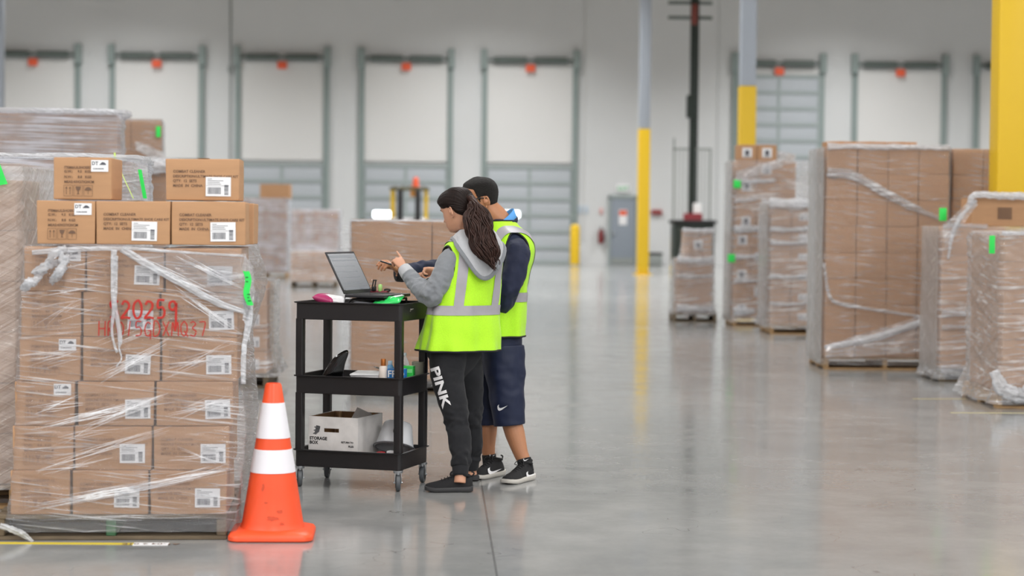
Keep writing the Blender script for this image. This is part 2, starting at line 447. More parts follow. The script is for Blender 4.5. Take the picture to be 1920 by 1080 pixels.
# personnel door
pd0, pd1 = WP(1142, 430, WALL_Y), WP(1193, 430, WALL_Y)
pw = pd1.x - pd0.x
root = empty('door_9', ((pd0.x + pd1.x) / 2, WALL_Y, 0)); tag(root, 'grey steel personnel door beside the yellow footed column', 'door', kind='structure')
MB().box(V(0, -0.03, 1.05), (pw - 0.1, 0.06, 2.1), bevel=0.005).build('door_leaf', M['door_blue'], root)
fr = MB().box(V(-pw / 2, -0.04, 1.07), (0.08, 0.1, 2.15)).box(V(pw / 2, -0.04, 1.07), (0.08, 0.1, 2.15)).box(V(0, -0.04, 2.15), (pw + 0.08, 0.1, 0.12))
fr.build('door_frame', M['door_seam'], root)
MB().box(V(0, -0.065, 0.12), (pw - 0.14, 0.01, 0.2)).build('kick_plate', M['mesh_wire'], root)
MB().box(V(0, -0.065, 1.5), (0.26, 0.012, 0.48), bevel=0.004).build('notice', M['white'], root)
MB().box(V(0, -0.073, 1.64), (0.24, 0.006, 0.16)).build('notice_heading', M['orange'], root)
MB().box(V(-pw / 2 + 0.12, -0.1, 1.0), (0.04, 0.08, 0.14), bevel=0.01).build('handle', M['steel'], root)
# exit sign, notices, extinguisher, hose box
p = WP(1168, 353, WALL_Y)
ex = empty('exit_sign', (p.x, WALL_Y, p.z)); tag(ex, 'white exit sign with green letters above the grey personnel door', 'sign')
MB().box(V(0, -0.03, 0), (0.42, 0.06, 0.24), bevel=0.01).build('sign_face', M['white'], ex)
MB().add_mesh(text_mesh('EXIT', 0.17, 0.004, 'CENTER'), frame((0, -0.063, -0.06), (1, 0, 0))).build('lettering', mat('green_letter', '2a9a55', 0.5, emit='2a9a55', estr=0.25), ex, smooth=None)
p = WP(1093, 393, WALL_Y)
ns = empty('notice_board', (p.x, WALL_Y, p.z)); tag(ns, 'small pale blue notice on the wall beside the fifth dock door', 'notice')
MB().box(V(0, -0.015, 0), (0.34, 0.03, 0.25), bevel=0.005).build('board', mat('pale_blue_notice', 'c3cfda', 0.6), ns)
b = MB()
for i in range(4): b.box(V(-0.02 * (i % 2), -0.032, 0.07 - 0.045 * i), (0.22, 0.004, 0.012))
b.build('printing', M['door_blue'], ns)
p = WP(1127, 396, WALL_Y)
tag(MB().box(V(0, -0.02, 0), (0.1, 0.04, 0.2), bevel=0.015).build('extinguisher_sign', mat('pale_red_sign', 'd9a9a6', 0.6), loc=(p.x, WALL_Y, p.z)), 'small pale red sign above the fire extinguisher', 'sign')
p = WP(1126, 442, WALL_Y)
fe = empty('fire_extinguisher', (p.x, WALL_Y - 0.12, p.z)); tag(fe, 'dark red fire extinguisher hung left of the personnel door', 'fire extinguisher')
MB().lathe([(0.03, -0.25), (0.08, -0.24), (0.085, -0.2), (0.085, 0.1), (0.06, 0.17), (0.03, 0.2)], n=20).build('cylinder_body', mat('dark_red_paint', '7a2a2c', 0.4), fe)
MB().box(V(0, 0, 0.24), (0.05, 0.12, 0.05), bevel=0.01).box(V(0, -0.07, 0.27), (0.03, 0.12, 0.02)).build('valve_handle', M['dark'], fe)
MB().tube(smooth_path([(V(0.02, 0, 0.22), 0.012), (V(0.12, 0, 0.14), 0.012), (V(0.11, 0, -0.1), 0.014), (V(0.1, 0, -0.18), 0.02)], 14), 10).build('hose', M['dark'], fe)
p = WP(1231, 398, WALL_Y)
hb = empty('alarm_bell_box', (p.x, WALL_Y, p.z)); tag(hb, 'red oblong box on the wall right of the personnel door', 'box')
MB().box(V(0, -0.06, 0), (0.34, 0.12, 0.16), bevel=0.03).build('housing', mat('dull_red_paint', '9c3d3c', 0.5), hb)
MB().box(V(0, -0.125, 0), (0.2, 0.012, 0.06), bevel=0.004).build('cover_plate', mat('dark_red_plate', '7e2f30', 0.5), hb)
g = WP(1228, 468, WALL_Y - 0.6)
bn = empty('dock_leveler_block', (g.x, WALL_Y - 0.55, 0)); tag(bn, 'low dark grey block at the foot of the wall behind the yellow column', 'block')
MB().box(V(0, 0, 0.17), (0.42, 0.6, 0.34), bevel=0.05).build('body', M['mesh_wire'], bn)
MB().box(V(0, 0, 0.37), (0.46, 0.64, 0.06), bevel=0.02).build('lid', M['dark'], bn)

# bollards
def bollard(px, py, h, y, label):
    p = WP(px, py, y)
    r = empty('safety_bollard', (p.x, y, 0)); tag(r, label, 'bollard', 'yellow bollards at the dock wall')
    MB().lathe([(0.15, 0), (0.15, h - 0.1), (0.13, h - 0.04), (0.07, h)], n=24).build('post', M['col_yellow'], r)
    MB().lathe([(0.22, 0), (0.22, 0.02), (0.16, 0.03)], n=24).build('base_plate', M['mesh_wire'], r)
bollard(1078, 460, 1.27, 61.6, 'short yellow bollard at the right side of the closed dock door')
bollard(1267, 448, 1.05, 55.5, 'short yellow bollard at the foot of the dark mast')

# columns
def column(px, py, d, w, zy, label):
    p = P(px, py, d)
    r = empty('support_column', (p.x, p.y, 0)); tag(r, label, 'column', 'steel columns', kind='thing')
    MB().box(V(0, 0, zy / 2), (w, w, zy), bevel=0.02).build('yellow_guard_section', M['col_yellow'], r)
    MB().box(V(0, 0, (zy + ZC) / 2), (w * 0.93, w * 0.93, ZC - zy), bevel=0.02).build('upper_section', M['col_grey'], r)
    pl = MB().box(V(0, 0, 0.012), (w + 0.16, w + 0.16, 0.024), bevel=0.004)
    pl.build('base_plate', M['col_yellow'], r)
    for sx in (-1, 1):
        for sy in (-1, 1): MB().cyl(V(sx * (w / 2 + 0.045), sy * (w / 2 + 0.045), 0.02), V(sx * (w / 2 + 0.045), sy * (w / 2 + 0.045), 0.05), 0.016, 8).build('bolt', M['steel'], r)
column(1206, 400, 52.0, 0.30, 3.80, 'slim steel column in front of the personnel door, yellow below and grey above')
column(1398, 400, 35.0, 0.285, 3.80, 'grey column with a yellow lower part rising behind the tall mixed pallet')
column(1889, 400, 19.07, 0.30, 3.80, 'wide bright yellow column at the right edge')
column(-4, 200, 46.0, 0.285, 3.80, 'grey column cut by the left edge')

# tall mast machine with its wire guard
mp_ = P(1296, 420, 54.0)
mm = empty('mast_lift', (mp_.x, mp_.y, 0)); tag(mm, 'tall dark mast machine with cross arms and a wire mesh guard', 'lift machine')
ppm = FPX / 54.0
MB().box(V(0, 0, 5.3), (0.17, 0.2, 9.6), bevel=0.02).box(V(0.12, 0, 5.0), (0.05, 0.1, 9.0)).build('mast', M['mast'], mm)
for z in (6.9, 7.3):
    MB().box(V(-0.1, 0, z), (1.2, 0.06, 0.09), bevel=0.01).build('cross_arm', M['shaft'], mm)
MB().box(V(0, -0.12, 6.98), (0.16, 0.1, 0.55), bevel=0.02).build('red_bracket', mat('dull_red', '7d3a30', 0.5), mm)
MB().box(V(-0.06, -0.1, 4.5), (0.24, 0.2, 0.62), bevel=0.03).build('control_box', M['mast'], mm)
gd = MB()
for i in range(11): gd.box(V(-0.5 + i * 0.1, -0.05, 2.35), (0.012, 0.012, 2.0))
for i in range(16): gd.box(V(0, -0.06, 1.4 + i * 0.128), (1.0, 0.012, 0.012))
gd.box(V(-0.5, -0.05, 2.45), (0.05, 0.05, 2.4)).box(V(0.5, -0.05, 2.35), (0.05, 0.05, 2.0)).box(V(0, -0.05, 3.36), (1.05, 0.05, 0.05))
gd.build('wire_guard', M['mesh_wire'], mm)
MB().box(V(0.05, 0.1, 0.75), (1.1, 0.9, 1.2), bevel=0.06).build('body', M['mast'], mm)
MB().box(V(0.05, 0.1, 1.39), (1.2, 1.0, 0.1), bevel=0.03).build('deck', M['dark'], mm)
MB().box(V(0.0, -0.3, 1.52), (0.5, 0.2, 0.2), bevel=0.04).build('red_cushion', mat('dark_red_cushion', '8a3038', 0.6), mm)
MB().box(V(0.12, -0.28, 1.72), (0.22, 0.1, 0.36), bevel=0.03).build('white_panel', M['white'], mm)
for sx in (-1, 1): MB().cyl(V(sx * 0.45 - 0.06, -0.1, 0.15), V(sx * 0.45 + 0.06, -0.1, 0.15), 0.15, 20).build('wheel', M['dark'], mm)

# lift truck with a yellow overhead guard
ft = P(767, 415, 50.0)
fk = empty('lift_truck', (ft.x, ft.y, 0)); tag(fk, 'yellow framed lift truck with an orange beacon behind the brown pallet', 'forklift')
for sx in (-1, 1):
    MB().box(V(sx * 0.42, 0, 1.66), (0.1, 0.1, 0.96), bevel=0.02).build('guard_post', M['col_yellow'], fk)
    MB().box(V(sx * 0.42, 1.2, 1.66), (0.1, 0.1, 0.96), bevel=0.02).build('guard_post', M['col_yellow'], fk)
    MB().box(V(sx * 0.22, -0.3, 1.35), (0.14, 0.12, 1.55), bevel=0.02).build('mast_rail', M['dark'], fk)
rf = MB().box(V(0, 0.6, 2.16), (1.0, 1.4, 0.07), bevel=0.02)
for i in range(5): rf.box(V(-0.36 + 0.18 * i, 0.6, 2.2), (0.05, 1.3, 0.05))
rf.build('overhead_guard', mat('dark_olive_steel', '5b5636', 0.5), fk)
MB().lathe([(0.09, 0), (0.09, 0.05), (0.075, 0.1), (0.07, 0.2), (0.04, 0.25)], c=V(0.16, 0.0, 2.2), n=18).build('beacon', M['orange'], fk)
MB().box(V(0.12, -0.02, 2.08), (0.2, 0.1, 0.26), bevel=0.03).build('orange_lamp', mat('amber_lamp', 'c98a3a', 0.4), fk)
MB().box(V(0, 0.7, 0.72), (0.95, 1.6, 0.9), bevel=0.08).build('chassis', M['col_yellow'], fk)
MB().box(V(0, -0.1, 1.28), (0.86, 0.3, 0.3), bevel=0.04).build('white_hood', M['white'], fk)
for sx in (-1, 1):
    for y in (0.15, 1.3): MB().cyl(V(sx * 0.42 - 0.1, y, 0.26), V(sx * 0.42 + 0.1, y, 0.26), 0.26, 24).build('wheel', M['dark'], fk)
    MB().box(V(sx * 0.25, -0.85, 0.08), (0.12, 1.0, 0.05), bevel=0.01).build('fork', M['dark'], fk)

# glowing dock lamps on arms
for px, py, lb in ((717, 402, 'white glowing dock lamp left of the yellow framed lift truck'), (957, 402, 'white glowing dock lamp behind the shoulder of the person in navy')):
    p = WP(px, py, 61.9)
    dl = empty('dock_lamp', (p.x, 61.9, p.z)); tag(dl, lb, 'lamp', 'glowing dock lamps')
    MB().box(V(0, 0, 0), (0.56, 0.1, 0.2), bevel=0.045, seg=4).build('lens', M['lamp_glow'], dl)
    MB().box(V(0, 0.07, 0), (0.62, 0.08, 0.26), bevel=0.03).build('housing', M['mesh_wire'], dl)
    MB().box(V(0, 0.55, 0.0), (0.06, 0.95, 0.06), bevel=0.01).build('arm', M['mesh_wire'], dl)

# floor tapes
def floor_tape(a, b, w, m, label, cat='floor tape'):
    d = (b - a); d.z = 0; L = d.length
    o = MB().box(V(0, 0, 0.0006), (L, w, 0.0012)).build('floor_tape', m, loc=((a.x + b.x) / 2, (a.y + b.y) / 2, 0), rz=math.atan2(d.y, d.x), smooth=None)
    return tag(o, label, cat)
ta, tb = G(-60, 1018), G(252, 1020)
floor_tape(ta, tb, 0.05, M['yellow_tape'], 'thin yellow floor tape in front of the scrawled pallet')
la, lb_ = G(250, 1021), G(316, 1021)
fl = empty('floor_label', ((la.x + lb_.x) / 2, (la.y + lb_.y) / 2, 0.0014), math.atan2(lb_.y - la.y, lb_.x - la.x)); tag(fl, 'white location label stuck on the floor at the end of yellow tape', 'label')
MB().box(V(0, 0, 0.0006), ((lb_ - la).length, 0.075, 0.0012)).build('label_sheet', M['white'], fl, smooth=None)
MB().add_mesh(text_mesh('A1-04 2 01E', 0.05, 0.001, 'CENTER'), Matrix.Translation((0, 0.018, 0.0018)) @ Matrix.Rotation(PI, 4, 'Z')).build('lettering', M['ink'], fl, smooth=None)
M['faded_tape'] = mat('faded_floor_tape', 'bdb38a', 0.5)
floor_tape(G(1712, 748), G(1812, 748), 0.05, M['faded_tape'], 'faded floor tape before the pallet topped by a single carton')
floor_tape(G(1782, 774), G(1990, 775), 0.05, M['faded_tape'], 'faded floor tape in front of the rightmost wrapped pallet')
# ------------------------------------------------------------------ pallets, cartons, stretch film
class Fr:
    """a level frame: origin at the front left ground corner, x to the right, y away from the viewer"""
    def __init__(s, O, rot=0.0):
        a = rad(rot); s.O = V(O.x, O.y, 0)
        s.ex = RX * math.cos(a) + FH * math.sin(a); s.ey = FH * math.cos(a) - RX * math.sin(a)
        s.rz = math.atan2(s.ex.y, s.ex.x)
    def at(s, u, v, z): return s.O + s.ex * u + s.ey * v + V(0, 0, z)
    def hit(s, px, py, v=0.0):         # picture point on the plane at distance v behind the front
        r = ray(px, py); o = s.at(0, v, 0)
        return CAM + r * ((o - CAM).dot(s.ey) / r.dot(s.ey))
    def uz(s, px, py, v=0.0):
        q = s.hit(px, py, v); return (q - s.O).dot(s.ex), q.z
_mc = {}
def cached(key, fn):
    if key not in _mc: _mc[key] = fn()
    return _mc[key]
def r3(*a): return tuple(round(x, 3) for x in a)

def pallet(fr, w, d, label, h=0.12, m='wood', u0=0.0, v0=0.0, green=False):
    r = empty('wooden_pallet', fr.at(u0 + w / 2, v0 + d / 2, 0), fr.rz); tag(r, label, 'pallet', 'wooden pallets')
    bt = 0.018
    bw = 0.1
    nb = 7
    top = cached(('dk',) + r3(w) + (m,), lambda: MB().box(V(0, 0, 0), (w, bw, bt), bevel=0.003, seg=1).mesh('deck_board', M[m]))
    for i in range(nb): put('deck_board', top, r, (0, -d / 2 + bw / 2 + i * (d - bw) / (nb - 1), h - bt / 2))
    for i in (0, 3, 6): put('bottom_board', top, r, (0, -d / 2 + bw / 2 + i * (d - bw) / 6, bt / 2))
    st = cached(('st',) + r3(d, h) + (m,), lambda: MB().box(V(0, 0, 0), (0.045, d - 0.004, h - 2 * bt), bevel=0.004, seg=1).mesh('stringer', M[m]))
    for i, x in enumerate((-w / 2 + 0.024, 0, w / 2 - 0.024)):
        o = put('stringer', st, r, (x, 0, h / 2))
        if green and i == 1:
            o.data = MB().box(V(0, 0, 0), (0.045, d - 0.002, h - 2 * bt), bevel=0.004, seg=1).mesh('stringer', M['green_wood']); o['label'] = 'green painted stringer'
    return r

def carton_mesh(w, d, h, m, seed):
    def f():
        g = MB(); g.box(V(0, 0, h / 2), (w, d, h), bevel=0.006, seg=3)
        bmesh.ops.subdivide_edges(g.bm, edges=[e for e in g.bm.edges if e.calc_length() > 0.08], cuts=4, use_grid_fill=True)
        q = random.Random(seed); ph = [q.uniform(0, 6) for _ in range(6)]; am = 0.0018
        for v in g.bm.verts:
            x, y, z = v.co
            v.co.x += am * math.sin(9 * y + 11 * z + ph[0]) * (1 if x > 0 else -1)
            v.co.y += am * math.sin(8 * x + 13 * z + ph[1]) * (1 if y > 0 else -1)
            if z > h * 0.5: v.co.z += 0.7 * am * math.sin(9 * x + 7 * y + ph[2]) - 0.002 * max(0, 1 - 2 * abs(x) / w) * 0
        return g.mesh('carton', M[m], 35)
    return cached(('ct',) + r3(w, d, h) + (m, seed), f)
def carton_tape(w, d, h):
    def f():
        g = MB(); g.box(V(0, 0, h + 0.0028), (0.05, d - 0.008, 0.001))
        return g.mesh('packing_tape', M['carton_edge'], None)
    return cached(('tp',) + r3(w, d, h), f)
def front_print(w, h, faded=False):  # faded: paler ink that imitates film haze over the print
    def f():
        g = MB(); x = -w / 2 + 0.035; z = h * 0.72
        for i, t in enumerate(('COMBAT CLEANER', 'DESCRIPTION:ULTIMATE SHOE CARE KIT', 'QTY:  12  SETS', 'MADE  IN  CHINA')):
            s = 0.0165 if i != 1 else 0.0158
            g.add_mesh(text_mesh(t, s, 0.0004), frame((x, 0, z - i * 0.021 - 0.012), (1, 0, 0)))
        return g.mesh('printing', M['ink_under_film' if faded else 'ink'], None)
    return cached(('fp', faded) + r3(w, h), f)
def end_print(w, h, faded=False):  # faded: ink paled in colour for the haze of the wrap
    def f():
        g = MB(); x = -w / 2 + 0.05; z = h - 0.045
        for i, (t, dz) in enumerate((('ITEM#:ULSHOEKIT-12', 0), ('G.W.:     9.5   KGS', 0.018), ('N.W.:     8.8   KGS', 0.042), ('MEAS:43X27X20CM', 0.064))):
            g.add_mesh(text_mesh(t, 0.0155, 0.0004), frame((x, 0, z - dz - 0.006), (1, 0, 0)))
        z0 = z - 0.128
        for k in range(3):
            cx = x + 0.018 + 0.044 * k
            for s in (-1, 1):
                g.box(V(cx + s * 0.019, 0, z0 + 0.024), (0.0013, 0.0004, 0.048)); g.box(V(cx, 0, z0 + 0.024 + s * 0.024), (0.038, 0.0004, 0.0013))
        A = frame((0, 0.0002, 0), (1, 0, 0))
        for s in (-1, 1):
            cx = x + 0.018 + s * 0.008
            g.box(V(cx, 0, z0 + 0.02), (0.0022, 0.0004, 0.026)); g.prism([(cx - 0.005, z0 + 0.033), (cx + 0.005, z0 + 0.033), (cx, z0 + 0.042)], 0.0004, A)
        cx = x + 0.062
        g.prism([(cx - 0.012, z0 + 0.042), (cx + 0.012, z0 + 0.042), (cx + 0.008, z0 + 0.028), (cx + 0.002, z0 + 0.024), (cx + 0.002, z0 + 0.012), (cx + 0.007, z0 + 0.008), (cx - 0.007, z0 + 0.008), (cx - 0.002, z0 + 0.012), (cx - 0.002, z0 + 0.024), (cx - 0.008, z0 + 0.028)], 0.0004, A)
        cx = x + 0.106
        g.prism([(cx + 0.015 * math.cos(a), z0 + 0.026 + 0.014 * math.sin(a)) for a in [PI * i / 12 for i in range(13)]], 0.0004, A)
        g.box(V(cx, 0, z0 + 0.018), (0.0018, 0.0004, 0.02))
        return g.mesh('printing', M['ink_under_film' if faded else 'ink'], None)
    return cached(('ep', faded) + r3(w, h), f)
def label_meshes():
    def f():
        a = MB().box(V(0, 0, 0), (0.112, 0.0012, 0.086)).mesh('shipping_label', M['white'], None)
        g = MB(); q = random.Random(3); x = -0.047
        while x < 0.012:
            w = q.choice((0.001, 0.0018, 0.0026)); g.box(V(x + w / 2, -0.0008, -0.018), (w, 0.0004, 0.03)); x += w + q.choice((0.0012, 0.002))
        z = -0.036
        while z < 0.006:
            w = q.choice((0.0012, 0.002, 0.003)); g.box(V(0.036, -0.0008, z + w / 2), (0.018, 0.0004, w)); z += w + q.choice((0.001, 0.0016))
        g.box(V(-0.003, -0.0008, 0.004), (0.1, 0.0004, 0.0012))
        for i, w in enumerate((0.02, 0.07, 0.055, 0.06)): g.box(V(-0.048 + w / 2, -0.0008, 0.034 - i * 0.0075), (w, 0.0003, 0.0022))
        b = g.mesh('barcode', M['barcode'], None)
        c = MB().box(V(0, 0, 0), (0.076, 0.0012, 0.052)).mesh('shipping_label', M['white'], None)
        g = MB(); g.add_mesh(text_mesh('DT', 0.021, 0.0007), frame((-0.035, -0.0008, 0.004), (1, 0, 0)))
        g.prism([(-0.002 + 0.0, 0.004), (0.028, 0.004), (0.027, 0.010), (0.019, 0.016), (0.011, 0.017), (0.003, 0.010)], 0.0003, frame((0, -0.0006, 0), (1, 0, 0)))
        g.add_mesh(text_mesh('COM-000090', 0.0085, 0.0003), frame((-0.03, -0.0008, -0.016), (1, 0, 0)))
        d = g.mesh('label_lettering', M['barcode'], None)
        e = MB().box(V(0, 0, 0), (0.13, 0.0015, 0.13)).mesh('shipping_label', M['white'], None)
        e2 = MB().box(V(0, -0.001, 0), (0.06, 0.0004, 0.07)).box(V(0, -0.001, -0.05), (0.09, 0.0004, 0.012)).mesh('barcode', M['barcode'], None)
        return a, b, c, d, e, e2
    return cached('labels', f)
def carton(fr, u, v, z, w, d, h, label, group, kind='plain', m='carton', turn=0.0, seed=0, lx=None, lz=None):
    """u, v, z: front left bottom corner of the carton in the frame"""
    c = fr.at(u + w / 2, v + d / 2, z)
    g = 0.0035
    o = put('carton', carton_mesh(w - g, d - g, h - 0.002, m, seed), None, c, fr.rz + rad(turn)); tag(o, label, 'box', group)
    if kind in ('none',): return o
    put('packing_tape', carton_tape(w - g, d - g, h - 0.002), o)
    yf = -(d - g) / 2 - 0.0026
    A, B, C, D, E, E2 = label_meshes()
    if kind == 'front':
        put('printing', front_print(w, h, 'loose' not in label), o, (0, yf, 0))
        L = put('shipping_label', A, o, (w * 0.13 if lx is None else lx, yf - 0.001, h * 0.31 if lz is None else lz)); put('barcode', B, L)
        L.rotation_euler = (0, rad(rnd.uniform(-3, 3)), 0)
    elif kind in ('end', 'end_label'):
        put('printing', end_print(w, h, 'loose' not in label), o, (0, yf, 0))
        if kind == 'end_label':
            L = put('shipping_label', C, o, (w * 0.29, yf - 0.001, h - 0.038)); put('label_lettering', D, L)
    elif kind == 'label':
        L = put('shipping_label', A, o, (w * 0.13 if lx is None else lx, yf - 0.001, h * 0.4 if lz is None else lz)); put('barcode', B, L)
    elif kind == 'square':
        L = put('shipping_label', E, o, (0 if lx is None else lx, yf - 0.001, h * 0.5 if lz is None else lz)); put('barcode', E2, L)
    return o

ORD = ['bottom', 'second', 'third', 'fourth', 'fifth', 'sixth', 'seventh', 'eighth', 'ninth', 'tenth']
COLN = ['first', 'second', 'third', 'fourth', 'fifth', 'sixth', 'seventh']
def stack(fr, w_each, ncol, depth, nrow, h, z0, place, group, u0=0.0, v0=0.0, shear=0.0, side=None, nside=3, kinds=None, m='carton', what='brown carton', jit=0.003, skip=(), rows=None, cols=None, topcount=False):
    """front face plus one side of a load; only cartons that can be seen are there"""
    rr = random.Random(len(group) * 7 + ncol)
    def rowname(r):
        if r == nrow - 1: return 'top row'
        return ('%s row from top' % ORD[nrow - 1 - r]) if rows or topcount else ('%s row' % ORD[r])
    for r in range(nrow):
        if rows and r not in rows: continue
        for c in range(ncol):
            if (r, c) in skip or (cols and c not in cols): continue
            k, extra = (kinds(r, c) if kinds else ('plain', ''))
            row = rowname(r)
            ci = sorted(cols).index(c) if cols else c
            lb = '%s%s, %s, %s column' % (what, extra, row, COLN[ci]) if (len(cols) if cols else ncol) > 1 else '%s%s, %s, front' % (what, extra, row)
            carton(fr, u0 + c * w_each + shear * r + rr.uniform(-jit, jit), v0 + rr.uniform(0, jit * 2), z0 + r * h, w_each - 0.003, depth, h, lb + ', ' + place, group, k, m, rr.uniform(-0.4, 0.4), seed=(r * 3 + c) % 4)
        if side:
            cs = ncol - 1 if side == 'right' else 0
            for j in range(1, nside + 1):
                carton(fr, u0 + cs * w_each + shear * r, v0 + j * depth + 0.004, z0 + r * h, w_each - 0.003, depth, h,
                       '%s, %s, %s behind the front, %s' % (what, rowname(r), ('one', 'two', 'three', 'four')[j - 1], place), group, 'none', m, 0, seed=(r + j) % 4)

def film(fr, u0, u1, v0, v1, z0, z1, m, label, seed=1, wr=0.006, flare=0.0, shear=0.0, bulge=None, npe=220, nz=70, flare_h=0.22, top=True, tilt=0.12, group='stretch film around the loads', edge=0.0):
    """a wrinkled wrap around a load; returns the top-level object (origin at the frame corner)"""
    o = empty('stretch_film', fr.at(0, 0, 0), fr.rz); tag(o, label, 'plastic film', group)
    rc = 0.025
    segs = [(V(u0 + rc, v0), V(u1 - rc, v0), V(0, -1)), (V(u1, v0 + rc), V(u1, v1 - rc), V(1, 0)), (V(u1 - rc, v1), V(u0 + rc, v1), V(0, 1)), (V(u0, v1 - rc), V(u0, v0 + rc), V(-1, 0))]
    segs = [tuple(Vector((*t, 0)) if len(t) == 2 else t for t in sg) for sg in segs]
    per = []
    for i, (a, b, nn) in enumerate(segs):
        nk = max(8, int(npe * (b - a).length / (2 * (u1 - u0 + v1 - v0))))
        for k in range(nk): per.append((a.lerp(b, k / (nk - 1)), nn))
        n2 = segs[(i + 1) % 4][2]
        for k in (1, 2):
            n_ = (nn * (3 - k) + n2 * k).normalized()
            cc = b - nn * rc
            per.append((cc + n_ * rc, n_))
    sd = V(seed * 13.7, seed * 5.1, seed * 3.3)
    rings = []
    for j in range(nz + 1):
        z = z0 + (z1 - z0) * j / nz; ring = []
        for p, nn in per:
            al = p.x + p.y
            q = noise.noise(V(al * 1.6, (z + tilt * al) * 34, 0) + sd) + 0.7 * noise.noise(V(al * 2.2, (z - 0.8 * tilt * al) * 19, 4) + sd)
            q += 0.9 * noise.noise(V(al * 4, z * 4, 8) + sd)
            dd = wr * (0.9 + q)
            if flare:
                t = max(0, 1 - (z - z0) / flare_h)
                dd += flare * t * t * (0.7 + 0.6 * noise.noise(V(al * 9, 0, 3) + sd)) + flare * 0.25 * t * noise.noise(V(al * 26, z * 8, 3) + sd)
            if bulge: dd += bulge(nn, z, al)
            ring.append(V(p.x + shear * (z - z0), p.y, z) + nn * max(dd, 0.0015))
        rings.append(ring)
    g = MB(); g.rings(rings, False, False)
    g.build('wrap', M[m], o, smooth=180)
    if edge:
        b0 = shear * (z1 - z0)
        film_strip(o, fr, [(u0 + b0, v0 - 0.004, z1, edge), (u0 * 0.6 + u1 * 0.4 + b0, v0 - 0.012, z1 + 0.004, edge * 0.8), (u1 + b0, v0 - 0.006, z1, edge), (u1 + b0 + 0.004, v1, z1, edge)], 'film_bunch', 'bunched_edge', n=70, seed=seed, flat=0.8)
    if top:
        g = MB(); n = 26; rows = []
        for i in range(n + 1):
            row = []
            for k in range(n + 1):
                x = u0 + (u1 - u0) * i / n + shear * (z1 - z0); y = v0 + (v1 - v0) * k / n
                e = min(i, n - i, k, n - k) / n
                row.append(V(x, y, z1 + 0.004 + 0.012 * max(0, noise.noise(V(x * 9, y * 9, 2) + sd)) * min(1, e * 8) + (0.01 if e == 0 else 0)))
            rows.append(row)
        g.rings(rows, closed=False)
        g.build('top_sheet', M['film_bunch' if top == 'white' else m], o, smooth=180)
    return o
def film_strip(o, fr, pts, m, name='loose_film', n=40, seed=0, wob=0.35, flat=0.35, up=None):
    """a bunched strand of film along picture-independent points (frame coords u, v, z, radius)"""
    sd = V(seed * 7.7, seed * 3.1, 1)
    path = smooth_path([(V(a, b, c), r) for a, b, c, r in pts], n)
    g = MB()
    def disp(s, f):
        r = interp([k / (n - 1) for k in range(n)], [q[1] for q in path], s)
        return r * wob * (noise.noise(V(math.cos(f) * 1.3, math.sin(f) * 1.3, s * 14) + sd) + 0.6 * math.sin(5 * f + 6 * s))
    g.tube(path, 20, up=up or V(0, 1, 0.1), flat=flat, disp=disp)
    return g.build(name, M[m], o, smooth=180)
def sheet(o, corners, m, name, nu=30, nv=30, amp=0.012, seed=0, freq=7, bow=0.0, nrm=V(0, -1, 0)):
    a, b, c, d = corners; sd = V(seed * 9.1, 2.2, seed)
    rows = []
    for i in range(nu + 1):
        s = i / nu; row = []
        for k in range(nv + 1):
            t = k / nv
            p = a.lerp(b, s).lerp(d.lerp(c, s), t)
            q = noise.noise(V(s * freq, t * freq * 0.35, 0) + sd) + 0.6 * noise.noise(V(s * freq * 2.3, t * freq, 5) + sd)
            row.append(p + nrm * (amp * q + bow * math.sin(PI * s) * math.sin(PI * t)))
        rows.append(row)
    return MB().rings(rows, closed=False) and None
def add_sheet(o, corners, m, name, **kw):
    g = MB(); a, b, c, d = corners
    nu, nv, amp, seed, freq, bow, nrm = kw.get('nu', 30), kw.get('nv', 30), kw.get('amp', 0.012), kw.get('seed', 0), kw.get('freq', 7), kw.get('bow', 0.0), kw.get('nrm', V(0, -1, 0))
    sd = V(seed * 9.1, 2.2, seed); rows = []
    for i in range(nu + 1):
        s = i / nu; row = []
        for k in range(nv + 1):
            t = k / nv; p = a.lerp(b, s).lerp(d.lerp(c, s), t)
            q = noise.noise(V(s * freq, t * freq * 0.35, 0) + sd) + 0.6 * noise.noise(V(s * freq * 2.3, t * freq, 5) + sd)
            row.append(p + nrm * (amp * q + bow * math.sin(PI * s) * math.sin(PI * t)))
        rows.append(row)
    g.rings(rows, closed=False)
    return g.build(name, M[m], o, smooth=180)

